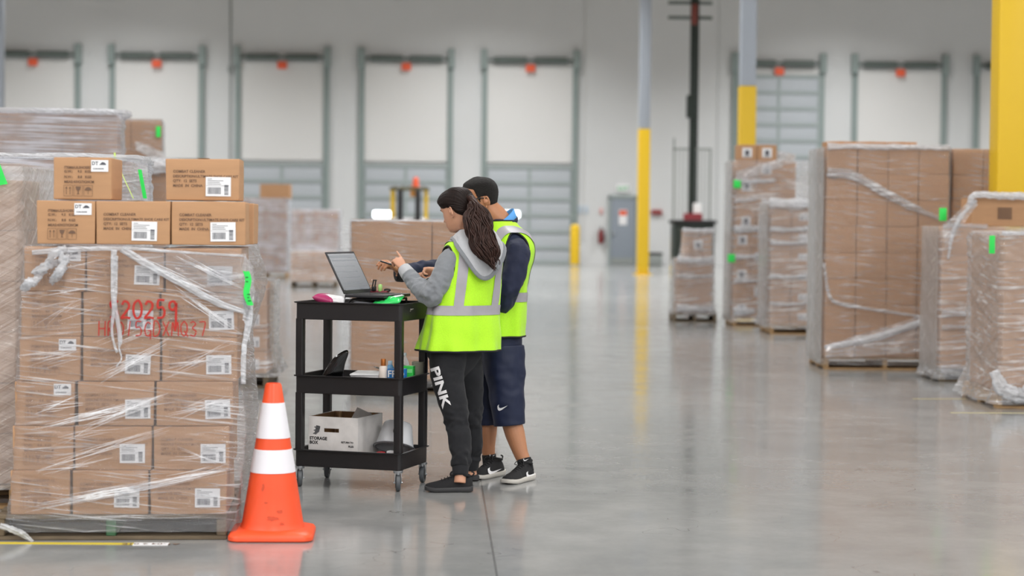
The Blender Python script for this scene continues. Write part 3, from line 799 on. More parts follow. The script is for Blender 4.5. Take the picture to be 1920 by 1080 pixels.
# ---- the scrawled pallet in front on the left
c = G(425, 1012); F0 = Fr(c, 4.5)
W0 = 1.03; F0.O = F0.at(-W0, 0, 0)
pallet(F0, W0, 1.15, 'low dark wooden pallet with one green block under the scrawled load', h=0.113, m='wood_dark', green=True)
gp = 'cartons wrapped on the scrawled pallet'
RH, Z0 = 0.2, 0.114
for r in range(6):
    row = 'top wrapped' if r == 5 else ORD[r]
    sh = (0, 0.012, 0.02, 0.042, 0.046, 0.062)[r] - 0.004
    us = 0.072 + sh; wr = rnd.uniform(-0.004, 0.004)
    carton(F0, us, 0.005, Z0 + r * RH, 0.268, 0.34, RH, 'brown carton with handling symbols%s, %s row, left end, scrawled pallet' % (' and sticker' if r in (2, 3, 5) else '', row), gp, 'end_label' if r in (2, 3, 5) else 'end', turn=wr * 40, seed=r % 4)
    for k in range(2):
        lab = {4: ' under the red scrawl'}.get(r, '')
        carton(F0, us + 0.274 + k * 0.347 + (0.004 if r in (2, 3) else 0), 0.004 + 0.004 * (r % 2), Z0 + r * RH, 0.341, 0.28, RH,
               'brown carton with barcode label%s, %s row, %s, scrawled pallet' % (lab, row, ('middle', 'right end')[k]), gp, 'front',
               turn=rnd.uniform(-0.5, 0.5), seed=(r + k) % 4, lx=0.085 + 0.012 * ((r + k) % 3 - 1) + (0.03 if k == 1 and r in (2,) else 0), lz=0.075)
    for j in range(1, 2):
        carton(F0, us + 0.274 + 0.347, 0.01 + j * 0.284, Z0 + r * RH, 0.341, 0.28, RH, 'brown carton, %s row, %s behind the front, right flank, scrawled pallet' % (row, ('one', 'two', 'three')[j - 1]), gp, 'none', seed=(r + j) % 4)
def bulge0(nn, z, al):
    if nn.x > 0.5: return interp([0.1, 0.2, 0.34, 0.5, 0.66, 0.9, 1.0, 1.12, 1.22, 1.32], [0.03, 0.04, 0.05, 0.055, 0.03, 0.005, 0.035, 0.06, 0.045, 0.0], z)
    return 0.0
ZT = Z0 + 6 * RH
film0 = film(F0, 0.066, 1.034, -0.004, 1.15, 0.04, ZT + 0.005, 'film', 'clear wrinkled stretch film around the pallet with red handwriting', seed=2, wr=0.006, shear=0.05, bulge=bulge0, npe=420, nz=200, top=False, tilt=0.22, flare=0.02)
def U0(px, py, off=-0.02):
    u, z = F0.uz(px, py, off); return (u, off, z)
def strand(pl, m, name, seed, off=-0.02, **kw):
    film_strip(film0, F0, [U0(x, y, off) + (r,) for x, y, r in pl], m, name, seed=seed, **kw)
strand([(60, 474, 0.0082), (110, 470, 0.0136), (170, 467, 0.0095), (240, 466, 0.0082), (330, 472, 0.0054), (455, 480, 0.0041)], 'film_bunch', 'film_rope', 1)
strand([(214, 468, 0.0136), (212, 500, 0.0095), (211, 540, 0.0068), (213, 580, 0.0075), (210, 620, 0.0054), (214, 645, 0.0041), (220, 661, 0.0054)], 'film_bunch', 'film_tail', 2, off=-0.03)
strand([(216, 480, 0.0109), (217, 530, 0.0068), (216, 575, 0.0082), (222, 610, 0.0082), (226, 640, 0.0095), (223, 652, 0.0034), (228, 672, 0.0027), (218, 688, 0.0027)], 'film_bunch', 'film_tail', 3, off=-0.028)
strand([(228, 466, 0.0136), (270, 492, 0.0150), (320, 520, 0.0136), (370, 548, 0.0150), (420, 572, 0.0136), (458, 584, 0.0082)], 'film_bunch', 'film_rope', 4, off=-0.022, wob=0.3)
def creases(lines, seed, off=-0.013):
    q = random.Random(seed); g = MB()
    for (xa, ya, xb, yb, n, sp, r) in lines:
        for i in range(n):
            a, b = q.uniform(0, 0.45), q.uniform(0.55, 1); da, db = q.uniform(-sp, sp), q.uniform(-sp, sp)
            pa = (xa + (xb - xa) * a, ya + (yb - ya) * a + da); pb = (xa + (xb - xa) * b, ya + (yb - ya) * b + db)
            mx = ((pa[0] + pb[0]) / 2, (pa[1] + pb[1]) / 2 + q.uniform(-1.5, 1.5))
            rr = r * q.uniform(0.25, 0.85)
            g.tube(smooth_path([(V(*U0(*pa, off)), rr * 0.3), (V(*U0(*mx, off)), rr), (V(*U0(*pb, off)), rr * 0.3)], 7), 5, up=V(0, 1, 0), flat=0.5)
    return g.build('film_creases', M['film_crease'], film0, smooth=180)
creases([(322, 472, 462, 545, 16, 8, 0.0022), (325, 540, 455, 628, 18, 9, 0.0016), (250, 480, 420, 560, 10, 6, 0.002), (60, 500, 200, 492, 8, 9, 0.0012), (55, 553, 190, 540, 8, 6, 0.0016), (330, 560, 455, 575, 8, 16, 0.001)], 1)
creases([(165, 722, 320, 640, 18, 10, 0.0014), (60, 600, 200, 560, 8, 20, 0.001), (50, 690, 160, 655, 10, 14, 0.001), (300, 700, 450, 640, 14, 16, 0.0012), (160, 660, 320, 600, 8, 14, 0.001)], 2)
creases([(52, 770, 160, 748, 12, 12, 0.0018), (55, 802, 330, 744, 20, 10, 0.0018), (150, 806, 320, 738, 16, 8, 0.0016), (60, 880, 330, 800, 12, 10, 0.0012), (300, 790, 440, 740, 10, 14, 0.0012), (60, 830, 260, 790, 8, 18, 0.001)], 3)
creases([(38, 958, 440, 880, 26, 8, 0.002), (60, 950, 300, 905, 14, 10, 0.0018), (290, 905, 440, 872, 16, 8, 0.0016), (60, 890, 220, 850, 8, 12, 0.0012), (310, 850, 440, 862, 8, 16, 0.0012), (20, 975, 420, 968, 8, 6, 0.001)], 4)
strand([(0, 985, 0.012), (40, 1000, 0.014), (62, 1016, 0.006)], 'film_bunch', 'film_tail', 11, off=-0.04)
strand([(462, 560, 0.018), (466, 600, 0.014), (458, 650, 0.01), (456, 720, 0.01)], 'film_bunch', 'film_rope', 12, off=0.0)
# crumpled knot at the upper left
g = MB(); q0 = V(*U0(98, 488, -0.05))
for k in range(7):
    a = [(38, 540), (60, 512), (85, 500), (112, 470), (125, 500), (70, 530), (100, 520)][k]; b = [(85, 505), (110, 490), (125, 465), (128, 490), (95, 530), (45, 545), (128, 478)][k]
    p0, p1 = V(*U0(*a, -0.05 - 0.008 * k)), V(*U0(*b, -0.04 - 0.006 * k))
    md = (p0 + p1) / 2 + V(0.0, -0.03, 0.02 * (k % 3 - 1))
    sdk = V(k * 3.3, k, 0)
    pt = smooth_path([(p0, 0.006), (md, 0.020), (p1, 0.009)], 22)
    g.tube(pt, 18, up=V(0, 1, 0), flat=0.6, disp=lambda s, f, sdk=sdk: 0.012 * noise.noise(V(math.cos(f) * 1.8, math.sin(f) * 1.8, s * 10) + sdk) + 0.003 * math.sin(4 * f + 9 * s))
g.build('film_knot', M['film_bunch'], film0, smooth=180)
# loose corner of film and the green tag on it
def Q(px, py, v): u, z = F0.uz(px, py, v); return V(u, v, z)
add_sheet(film0, (Q(458, 478, 0.0), Q(476, 500, 0.05), Q(468, 640, 0.04), Q(455, 600, -0.01)), 'film_bunch', 'loose_corner', amp=0.012, seed=4, bow=0.03, nrm=V(0.8, -0.6, 0))
add_sheet(film0, (Q(246, 474, -0.012), Q(462, 476, -0.012), Q(456, 590, -0.012), Q(330, 530, -0.012)), 'film_soft', 'folded_layer', amp=0.004, seed=21)
gt = MB(); rows = []
for i in range(15):
    y = 508 + 64 * i / 14; x0 = 455 + (y - 508) * 0.10 + 3 * math.sin(i * 0.5); rows.append([Q(x0, y, -0.03), Q(x0 + 6.5, y + 1, -0.032), Q(x0 + 12, y, -0.03)])
gt.rings(rows, closed=False); gt.build('green_tag', M['green_tag'], film0, smooth=180)['label'] = 'bright green tag'
M['tag_ink'] = mat('dark_green_ink', '1c6a35', 0.6)
for y, w in ((520, 5), (528, 4), (552, 6), (558, 3), (564, 6)):
    a = Q(459 + (y - 508) * 0.10, y, -0.0345); MB().box(a + V(w * 0.0012, 0, 0), (w * 0.0024, 0.0008, 0.005)).build('printed_line', M['tag_ink'], film0, smooth=None)

# red handwriting on the film
GL = {'S': [[(.9, .9), (.5, 1), (.15, .85), (.25, .6), (.7, .45), (.85, .2), (.5, 0), (.1, .1)]], '5': [[(.85, 1), (.25, 1), (.2, .58), (.6, .62), (.85, .4), (.7, .08), (.1, .02)]],
      '2': [[(.1, .8), (.35, 1), (.75, .9), (.8, .65), (.4, .3), (.05, .02), (.5, .06), (.95, 0)]], '0': [[(.5, 1), (.15, .8), (.1, .3), (.4, 0), (.8, .15), (.9, .65), (.65, .97), (.5, 1)]],
      '9': [[(.85, .75), (.6, 1), (.2, .9), (.2, .6), (.55, .5), (.85, .75), (.85, .9), (.82, .1), (.8, -.6)]], 'H': [[(.1, 1), (.05, 0)], [(.9, 1), (.85, 0)], [(.1, .5), (.9, .5)]],
      'I': [[(.5, 1), (.45, 0)]], '1': [[(.6, 1), (.35, 0)]], 'Q': [[(.5, 1), (.1, .7), (.15, .2), (.5, 0), (.85, .3), (.85, .75), (.5, 1)], [(.5, .35), (1.0, -.05)]],
      'G': [[(.9, .85), (.5, 1), (.15, .6), (.25, .1), (.65, 0), (.9, .35), (.5, .4)], [(.9, .35), (.85, -.25)]], 'D': [[(.15, 1), (.1, 0), (.6, .05), (.9, .5), (.55, .98), (.15, 1)]],
      'X': [[(.1, 1), (.9, 0)], [(.9, 1), (.1, 0)]], 'M': [[(.05, 0), (.2, 1), (.5, .35), (.85, 1), (.95, 0)]], '3': [[(.1, .9), (.5, 1), (.8, .8), (.4, .55), (.85, .3), (.6, 0), (.1, .08)]],
      '7': [[(.1, 1), (.85, 1), (.5, 0)]], 'R': [[(.1, 0), (.15, 1), (.7, .95), (.75, .6), (.2, .5), (.85, 0)]]}
g = MB()
def scrawl(t, x0, x1, ys, r):
    n = len(t); w = (x1 - x0) / n
    for i, ch in enumerate(t):
        yt, yb = ys(i)
        for st in GL[ch]:
            pts = [Q(x0 + w * (i + 0.08 + 0.84 * a), yb - (yb - yt) * b, -0.0165) for a, b in st]
            if len(pts) == 2: pts.insert(1, (pts[0] + pts[1]) / 2)
            g.tube(smooth_path([(p, r) for p in pts], 6 * len(pts)), 6, up=V(0, 1, 0), flat=0.12)
scrawl('S20259', 203, 335, lambda i: (564 + (1 if i % 2 else -1), 597), 0.0052)
scrawl('HR015GDXMQ37', 183, 388, lambda i: (602 + (i % 3), 630), 0.0026)
g.build('marker_writing', M['red_ink'], film0, smooth=60)['label'] = 'red handwriting'

# loose cartons on top of it
gl = 'loose cartons on top of the scrawled pallet'
zt = ZT + 0.012
def loose(pl, pr, z, w, d, h, label, kind, turn=0, v=0.0, **kw):
    u = F0.uz((pl + pr) / 2, 430, v)[0]
    return carton(F0, u - w / 2, v, z, w, d, h, label, gl, kind, turn=turn, **kw)
loose(68, 178, zt, 0.258, 0.33, 0.194, 'loose carton with handling symbols and white sticker, left end of lower loose row', 'end_label', 0.5, seed=1)
loose(179, 321, zt, 0.332, 0.30, 0.195, 'loose brown carton with a barcode label, middle of the lower loose row', 'front', -0.4, seed=2, lx=0.05, lz=0.06)
cC = loose(322, 462, zt, 0.330, 0.27, 0.196, 'loose brown carton with a barcode label, right end of the lower loose row', 'front', -1.2, seed=3, lx=0.065, lz=0.06)
carton(F0, F0.uz(338, 430, 0.3)[0], 0.3, zt, 0.343, 0.27, 0.192, 'loose carton mostly hidden behind the right end of the lower loose row', gl, 'plain', turn=-1.0, seed=0)
loose(102, 210, zt + 0.199, 0.262, 0.33, 0.188, 'upper loose carton with handling symbols and white sticker, on the left', 'end_label', -1.2, v=0.01, seed=0)
loose(313, 447, zt + 0.2, 0.333, 0.27, 0.188, 'upper loose brown carton with a barcode label, alone on the right', 'front', -0.5, v=0.02, seed=2, lx=0.07, lz=0.062)

# ---- wrapped load cut by the left edge
F1 = Fr(G(38, 955), 4.0); F1.O = F1.at(-1.06, 0, 0)
pallet(F1, 1.05, 1.1, 'wooden pallet under the hazy wrapped load cut by the left edge')
stack(F1, 0.345, 3, 0.35, 6, 0.25, 0.125, 'hazy load at left edge', 'cartons at the left edge', side='right', nside=1, cols=(2,), m='carton_old', u0=0.005)
f1 = film(F1, -0.01, 1.06, -0.02, 1.1, 0.1, 1.69, 'film_haze', 'hazy grey stretch film around the load cut by the left edge', seed=5, wr=0.012, npe=260, nz=90, tilt=-0.5, bulge=lambda nn, z, al: 0.0)
u, z = F1.uz(8, 322, -0.04)
add_sheet(f1, (V(u - 0.07, -0.05, z + 0.05), V(u - 0.02, -0.05, z + 0.04), V(u + 0.02, -0.06, z - 0.06), V(u - 0.04, -0.05, z - 0.07)), 'green_tag', 'green_tag', nu=6, nv=8, amp=0.004)['label'] = 'bright green tag'

# ---- loads behind the scrawled pallet
def ground(px, d): q = P(px, 400, d); return V(q.x, q.y, 0)
F2 = Fr(ground(243, 11.7), 3.5); F2.O = F2.at(-1.12, 0, 0)
pallet(F2, 1.1, 1.1, 'wooden pallet hidden behind the scrawled load')
stack(F2, 0.365, 3, 0.36, 6, 0.275, 0.125, 'load behind upper loose carton', 'cartons behind the upper loose carton', topcount=True, side='right', nside=1, skip={(r, c) for r in range(3) for c in range(2)}, m='carton_old', u0=0.005)
f2 = film(F2, -0.01, 1.115, -0.02, 1.1, 0.121, 1.79, 'film_heavy', 'shiny heavily wound stretch film behind the upper left loose carton', seed=7, wr=0.014, npe=260, nz=150, tilt=0.03, top='white', edge=0.018)
def Q2(px, py, v): u, z = F2.uz(px, py, v); return V(u, v, z)
add_sheet(f2, (Q2(208, 296, -0.06), Q2(276, 303, -0.03), Q2(286, 470, 0.0), Q2(236, 470, -0.05)), 'film_soft', 'hanging_bag', amp=0.016, seed=8, freq=6, nrm=V(0.2, -1, 0))['label'] = 'crumpled translucent bag'
for k, (xa, ya, xb, yb, w, mm_, nm) in enumerate(((262, 318, 272, 372, 0.022, 'green_tag', 'green_tag'), (222, 312, 250, 372, 0.006, 'lime', 'lime_cord'), (215, 286, 216, 300, 0.012, 'lime', 'lime_cord'))):
    a, b = Q2(xa, ya, -0.09), Q2(xb, yb, -0.085); e = V(w / 2, 0, 0)
    add_sheet(f2, (a - e, a + e, b + e, b - e), mm_, nm, nu=4, nv=12, amp=0.002, seed=k)
F3 = Fr(ground(226, 16.2), 9.5); F3.O = F3.at(-1.35, 0, 0)
pallet(F3, 1.33, 1.1, 'wooden pallet under the tallest wrapped load on the left')
stack(F3, 0.44, 3, 0.5, 6, 0.357, 0.125, 'tallest load at left', 'cartons of the tallest load at the left', side='right', nside=1, topcount=True, skip={(r, c) for r in range(4) for c in range(2)}, m='carton_old', u0=0.005)
film(F3, -0.01, 1.345, -0.02, 1.1, 0.121, 2.285, 'film_heavy', 'shiny stretch film around the tallest load on the left', seed=9, wr=0.014, npe=200, nz=90, tilt=0.02, edge=0.02)
F4 = Fr(ground(304, 22.0), 8.5); F4.O = F4.at(-1.0, 0, 0)
pallet(F4, 1.0, 1.0, 'wooden pallet under the tall load tagged green at the left')
stack(F4, 0.33, 3, 0.33, 7, 0.338, 0.125, 'tall left load tagged green', 'cartons of the tall load tagged green', side='right', nside=1, topcount=True, skip={(r, 0) for r in range(7)}, kinds=lambda r, c: (('square', ' with white sheet') if (r, c) == (5, 2) else ('plain', '')))
f4 = film(F4, -0.01, 1.0, -0.015, 1.0, 0.121, 2.495, 'film', 'clear stretch film with a green tag on the tall left load', seed=11, npe=120, nz=60)
u, z = F4.uz(297, 247, -0.03); MB().box(V(u, -0.04, z), (0.05, 0.006, 0.12), bevel=0.002).build('green_tag', M['green_tag'], f4)['label'] = 'bright green tag'
u, z = F4.uz(283, 282, -0.03); add_sheet(f4, (V(u - 0.17, -0.04, z + 0.1), V(u + 0.15, -0.05, z - 0.02), V(u + 0.14, -0.04, z - 0.14), V(u - 0.16, -0.05, z + 0.0)), 'film_bunch', 'bunched_film', amp=0.02, seed=3)
F5 = Fr(ground(314, 18.6), 9); F5.O = F5.at(-1.0, 0, 0)
pallet(F5, 1.0, 1.0, 'wooden pallet under the white topped load behind the upper right loose carton')
stack(F5, 0.33, 3, 0.33, 6, 0.295, 0.125, 'load beside upper right carton', 'cartons of the white topped load', topcount=True, side='right', nside=1, cols=(2,))
film(F5, -0.01, 1.0, -0.015, 1.0, 0.121, 1.91, 'film', 'clear stretch film with a white top left of the upper right loose carton', seed=12, npe=120, nz=60, top='white', edge=0.07)

# ---- small load between the scrawled pallet and the cart
F6 = Fr(G(503, 728), 2.0); F6.O = F6.at(-1.0, 0, 0)
pallet(F6, 1.0, 1.0, 'dark wooden pallet behind the orange cone', m='wood_dark')
stack(F6, 0.33, 3, 0.33, 4, 0.19, 0.125, 'low load behind orange cone', 'cartons of the low load behind the cone', side='right', nside=1, cols=(2,), kinds=lambda r, c: ('label', ' with a white label'))
f6 = film(F6, -0.01, 1.0, -0.02, 1.0, 0.1, 0.9, 'film_soft', 'flared stretch film on the low load behind the orange cone', seed=13, npe=200, nz=50, flare=0.09, flare_h=0.3, wr=0.012)

# ---- pale loads far behind on the left
F7 = Fr(ground(454, 46.5), 1.0)
pallet(F7, 1.05, 1.0, 'wooden pallet under the bluish load far behind the loose cartons')
stack(F7, 0.345, 3, 0.33, 6, 0.285, 0.125, 'bluish load far behind', 'cartons of the bluish load', m='carton_old')
film(F7, -0.01, 1.05, -0.02, 1.0, 0.12, 1.85, 'film_heavy', 'bluish stretch film on the far load carrying one box', seed=14, npe=80, nz=40)
carton(F7, 0.4, 0.1, 1.86, 0.7, 0.5, 0.33, 'small brown box standing alone on the bluish far load', 'small far box', 'plain')
F8 = Fr(ground(546, 44.0), 1.0)
pallet(F8, 1.05, 1.0, 'wooden pallet under the pale load far left of the cart')
stack(F8, 0.345, 3, 0.33, 5, 0.29, 0.125, 'pale far load left of laptop', 'cartons of the pale far load', rows=(2, 3, 4), m='carton_old')
film(F8, -0.01, 1.05, -0.02, 1.0, 0.12, 1.59, 'film_heavy', 'stretch film on the pale far load left of the laptop', seed=15, npe=80, nz=40)
F9 = Fr(G(545, 539), 1.0)
pallet(F9, 0.9, 0.9, 'dark wooden pallet under the short white topped far load', m='wood_dark')
stack(F9, 0.44, 2, 0.44, 2, 0.3, 0.125, 'short white topped far load', 'cartons of the short far load', m='carton_old')
film(F9, -0.01, 0.89, -0.02, 0.9, 0.12, 0.73, 'film_soft', 'stretch film on the short white topped far load', seed=16, npe=80, nz=30, top='white', wr=0.012, flare=0.05)

# ---- big brown load behind the cart
FA = Fr(G(657, 738), 0.5)
pallet(FA, 1.2, 1.0, 'wooden pallet under the big plain cartons behind the cart', m='wood_dark')
carton(FA, 0.0, 0.0, 0.121, 0.66, 0.98, 1.3, 'big tall plain carton directly behind the laptop', 'big tall cartons behind the cart', 'plain')
carton(FA, 0.664, 0.0, 0.121, 0.53, 0.98, 1.3, 'big tall plain carton behind the ponytailed person, right of its twin', 'big tall cartons behind the cart', 'plain')
fA = film(FA, -0.012, 1.21, -0.02, 1.0, 0.06, 1.424, 'film', 'clear stretch film with level creases around the big cartons behind the cart', seed=17, npe=260, nz=110, tilt=0.03, wr=0.007, flare=0.03, edge=0.007)
add_sheet(fA, (V(-0.09, -0.01, 1.42), V(0.0, -0.04, 1.42), V(0.0, -0.04, 0.05), V(-0.06, -0.01, 0.05)), 'film_soft', 'loose_edge', amp=0.012, seed=5)

# ---- loads along the right side
FB = Fr(G(1262, 604), 0.0)
pallet(FB, 0.62, 0.8, 'dark wooden pallet under the small two tier load', m='wood_dark', v0=0.0)
carton(FB, 0.05, 0.05, 0.125, 0.5, 0.6, 0.38, 'brown carton at the bottom of the small two tier load', 'cartons of the two tier load', 'plain', m='carton_old')
carton(FB, 0.05, 0.05, 0.506, 0.5, 0.6, 0.38, 'brown carton in the middle of the small two tier load', 'cartons of the two tier load', 'plain', m='carton_old')
carton(FB, 0.15, 0.1, 0.90, 0.4, 0.5, 0.4, 'smaller brown carton on top of the two tier load', 'cartons of the two tier load', 'square', m='carton_old')
fB = film(FB, 0.03, 0.57, 0.03, 0.68, 0.1, 0.89, 'film_soft', 'stretch film with a white shelf around the small two tier load', seed=18, npe=90, nz=40, top='white', wr=0.012, flare=0.05, flare_h=0.3)
add_sheet(fB, (V(0.13, 0.08, 1.31), V(0.57, 0.08, 1.31), V(0.57, 0.05, 0.9), V(0.06, 0.05, 0.9)), 'film_soft', 'upper_wrap', amp=0.02, seed=6)
add_sheet(fB, (V(0.13, 0.08, 1.315), V(0.57, 0.08, 1.315), V(0.57, 0.6, 1.315), V(0.13, 0.6, 1.315)), 'film_bunch', 'top_cover', amp=0.012, seed=7, nrm=V(0, 0, 1))

FC = Fr(G(1374, 612), 0.0)
pallet(FC, 1.02, 1.0, 'wooden pallet under the tall mixed load with two green tags')
gC = 'cartons of the tall mixed load'
def kC(r, c):
    return ('square', ' with white square label') if c < 2 and (r + c) % 2 == 0 else ('plain', '')
stack(FC, 0.235, 2, 0.33, 5, 0.235, 0.125, 'lower half of tall mixed load', gC, side='left', nside=1, kinds=kC, u0=0.0)
MB_o = MB().box(V(0, 0, 0), (1.0, 0.98, 0.02), bevel=0.004).build('gap_shade_sheet', M['wood_dark'], loc=FC.at(0.5, 0.49, 1.315), rz=FC.rz); tag(MB_o, 'dark gap between the two halves of the tall mixed load, shade built as sheet', 'sheet')  # shade of the gap between the halves, put in as a dark sheet
stack(FC, 0.27, 3, 0.33, 4, 0.235, 1.327, 'upper half of tall mixed load', gC, side='left', nside=1, kinds=kC, u0=0.03)
for k in range(2): carton(FC, 0.03 + 0.272 * k, 0.0, 1.327 + 4 * 0.235, 0.268, 0.33, 0.22, 'small brown carton with a white square label, %s on top of the tall mixed load' % ('left' if k == 0 else 'right'), gC, 'square')
fC = film(FC, -0.015, 1.0, -0.02, 1.0, 0.06, 2.28, 'film_soft', 'stretch film with two green tags around the tall mixed load', seed=19, npe=140, nz=110, top=False, wr=0.012, flare=0.03)
for px, py in ((1382, 345), (1371, 484)):
    u, z = FC.uz(px, py, -0.03); MB().box(V(u, -0.05, z), (0.1, 0.006, 0.11), bevel=0.002).build('green_tag', M['green_tag'], fC)['label'] = 'bright green tag'
add_sheet(fC, (V(0.02, -0.03, 2.12), V(0.62, -0.06, 2.3), V(0.66, -0.05, 2.2), V(0.02, -0.04, 1.98)), 'film_bunch', 'bunched_film', amp=0.03, seed=8)
add_sheet(fC, (V(0.55, 0.1, 2.42), V(0.85, 0.1, 2.36), V(0.85, 0.25, 2.29), V(0.55, 0.1, 2.29)), 'film_bunch', 'bunched_film', amp=0.05, seed=9)

FD = Fr(G(1444, 627), 0.0)
pallet(FD, 1.0, 1.0, 'pale wooden pallet under the dark brown load with a white top edge')
stack(FD, 0.25, 4, 0.3, 6, 0.255, 0.125, 'dark load with white top edge', 'cartons of the dark brown load', side='left', nside=1, cols=(0, 1), m='carton_old', kinds=lambda r, c: (('label', ' with a white label') if c == 1 else ('plain', '')))
fD = film(FD, -0.03, 1.0, -0.02, 1.0, 0.08, 1.675, 'film_soft', 'stretch film with a white top edge around the dark brown load', seed=20, npe=140, nz=90, top='white', wr=0.014, flare=0.03, edge=0.06)

FE = Fr(G(1545, 693), 0.0)
pallet(FE, 1.2, 1.0, 'wooden pallet under the wide plain brown stack on the right')
stack(FE, 0.3, 4, 0.33, 8, 0.257, 0.125, 'wide plain stack at right', 'cartons of the wide plain stack', side='left', nside=1, what='plain brown carton', jit=0.002)
for k in range(3): carton(FE, 0.05 + 0.3 * k, 0.34, 0.125 + 8 * 0.257, 0.298, 0.33, 0.07, 'flat brown carton lying on the wide plain stack, %s from the left' % COLN[k], 'flat cartons on the wide plain stack', 'plain')
fE = film(FE, -0.02, 1.205, -0.015, 1.01, 0.05, 2.185, 'film', 'clear stretch film around the wide plain brown stack', seed=21, npe=260, nz=130, top=False, wr=0.006, flare=0.015, flare_h=0.15, tilt=-0.3)
add_sheet(fE, (V(0.0, -0.03, 0.24), V(1.19, -0.04, 0.62), V(1.19, -0.09, 0.2), V(0.0, -0.1, 0.12)), 'film_soft', 'slanted_wrap', amp=0.022, seed=10, freq=9)
film_strip(fE, FE, [(0.0, -0.03, 0.22, 0.02), (0.4, -0.06, 0.3, 0.03), (0.8, -0.06, 0.43, 0.03), (1.2, -0.04, 0.58, 0.02)], 'film_bunch', 'film_rope', seed=11)
film_strip(fE, FE, [(-0.02, -0.03, 1.05, 0.012), (0.03, -0.03, 0.74, 0.014), (0.1, -0.03, 0.66, 0.016), (0.6, -0.03, 0.58, 0.014), (1.2, -0.03, 0.5, 0.01)], 'film_soft', 'film_rope', seed=12)
film_strip(fE, FE, [(0.0, -0.02, 1.93, 0.05), (0.25, -0.02, 1.9, 0.04), (0.6, -0.025, 1.72, 0.035), (0.8, -0.025, 1.62, 0.035), (1.2, -0.02, 1.45, 0.008)], 'film_soft', 'film_rope', seed=13)
def side_layer(o, u, v0, v1, z0, z1, seed):
    return add_sheet(o, (V(u, v0, z1), V(u, v1, z1), V(u, v1, z0), V(u, v0, z0)), 'film_haze', 'side_layers', amp=0.006, seed=seed, nrm=V(-1, 0, 0), freq=8)
side_layer(fE, -0.035, -0.02, 1.0, 0.06, 2.18, 31)
film_strip(fE, FE, [(0.0, -0.01, 2.185, 0.03), (0.25, -0.02, 2.19, 0.02), (0.5, -0.02, 2.185, 0.028), (0.8, -0.02, 2.19, 0.02), (1.19, -0.01, 2.185, 0.025)], 'film_bunch', 'bunched_edge', n=60, seed=18, flat=0.8)
side_layer(fD, -0.05, -0.02, 1.0, 0.1, 1.66, 32)
side_layer(fC, -0.04, -0.02, 1.0, 0.1, 2.27, 33)
for zz_, x1, rr_ in ((1.33, 0.5, 0.05), (1.98, 0.55, 0.04), (1.72, 0.3, 0.025), (0.95, 0.46, 0.03), (0.62, 0.46, 0.025), (0.2, 0.3, 0.06)):
    film_strip(fC, FC, [(0.0, -0.03, zz_, rr_), (x1 * 0.5, -0.045, zz_ + 0.01, rr_ * 0.8), (x1, -0.03, zz_ + 0.02, rr_ * 0.4)], 'film_bunch', 'bunched_film', n=30, seed=int(zz_ * 50))
for zz_, rr_ in ((1.35, 0.03), (1.18, 0.03), (0.75, 0.025), (0.4, 0.02)):
    film_strip(fD, FD, [(-0.02, -0.035, zz_, rr_), (0.25, -0.05, zz_ - 0.01, rr_ * 0.7), (0.5, -0.04, zz_ + 0.02, rr_)], 'film_bunch', 'bunched_film', n=30, seed=int(zz_ * 70))
for zz_, rr_ in ((0.89, 0.045), (1.31, 0.03), (0.66, 0.02), (0.2, 0.05)):
    film_strip(fB, FB, [(0.05 if zz_ < 1 else 0.12, 0.02, zz_, rr_), (0.3, 0.0, zz_ - 0.008, rr_ * 0.8), (0.57, 0.02, zz_, rr_)], 'film_bunch', 'bunched_film', n=30, seed=int(zz_ * 90))
FE2 = Fr(FE.at(1.255, 0.12, 0), 0.0)
pallet(FE2, 0.92, 1.0, 'wooden pallet behind the wide yellow column')
stack(FE2, 0.3, 3, 0.33, 8, 0.257, 0.125, 'stack behind wide yellow column', 'cartons behind the wide yellow column', rows=(4, 5, 6, 7), cols=(0, 1), what='plain brown carton', jit=0.002, nside=0)
film(FE2, -0.005, 0.92, -0.015, 1.01, 0.05, 2.185, 'film', 'clear stretch film on the stack behind the wide yellow column', seed=22, npe=120, nz=70, top=False, wr=0.004)

FG = Fr(G(1762, 716), 0.0)
pallet(FG, 0.9, 0.76, 'wooden pallet under the load topped by a single carton', m='wood_dark')
stack(FG, 0.29, 3, 0.34, 5, 0.259, 0.125, 'load topped by single carton', 'cartons of the load topped by one carton', side='left', nside=1, cols=(0, 1), what='plain brown carton')
zg = 0.125 + 5 * 0.259
cg = carton(FG, 0.26, 0.02, zg + 0.004, 0.56, 0.4, 0.26, 'single loose-lying brown carton with dark printed block topping a load at right', 'single top carton', 'plain')
g = MB()
for i in range(5): g.box(V(0.03, -0.2025, 0.075 + 0.022 * i), (0.13, 0.0008, 0.016))
g.build('printing', M['ink'], cg, smooth=None)
fG = film(FG, -0.02, 0.9, -0.02, 0.74, 0.03, zg + 0.002, 'film_soft', 'stretch film peaking over the single carton at right', seed=23, npe=240, nz=110, top=False, wr=0.009, flare=0.06, flare_h=0.18)
add_sheet(fG, (V(0.25, -0.02, zg + 0.275), V(0.84, -0.02, zg + 0.29), V(0.84, 0.4, zg + 0.28), V(0.25, 0.4, zg + 0.275)), 'film_bunch', 'white_cover', amp=0.014, seed=14, nrm=V(0, 0, 1))
add_sheet(fG, (V(0.27, -0.01, zg + 0.27), V(0.31, -0.03, zg + 0.2), V(0.02, -0.04, zg - 0.2), V(-0.01, -0.03, zg - 0.01)), 'film_soft', 'slanted_wrap', amp=0.014, seed=15)
film_strip(fG, FG, [(0.3, -0.03, zg + 0.24, 0.012), (0.15, -0.04, zg + 0.08, 0.02), (0.08, -0.04, zg - 0.1, 0.014), (0.05, -0.03, zg - 0.3, 0.008)], 'film_bunch', 'film_rope', seed=16)
side_layer(fG, -0.04, -0.02, 0.74, 0.06, zg, 34)
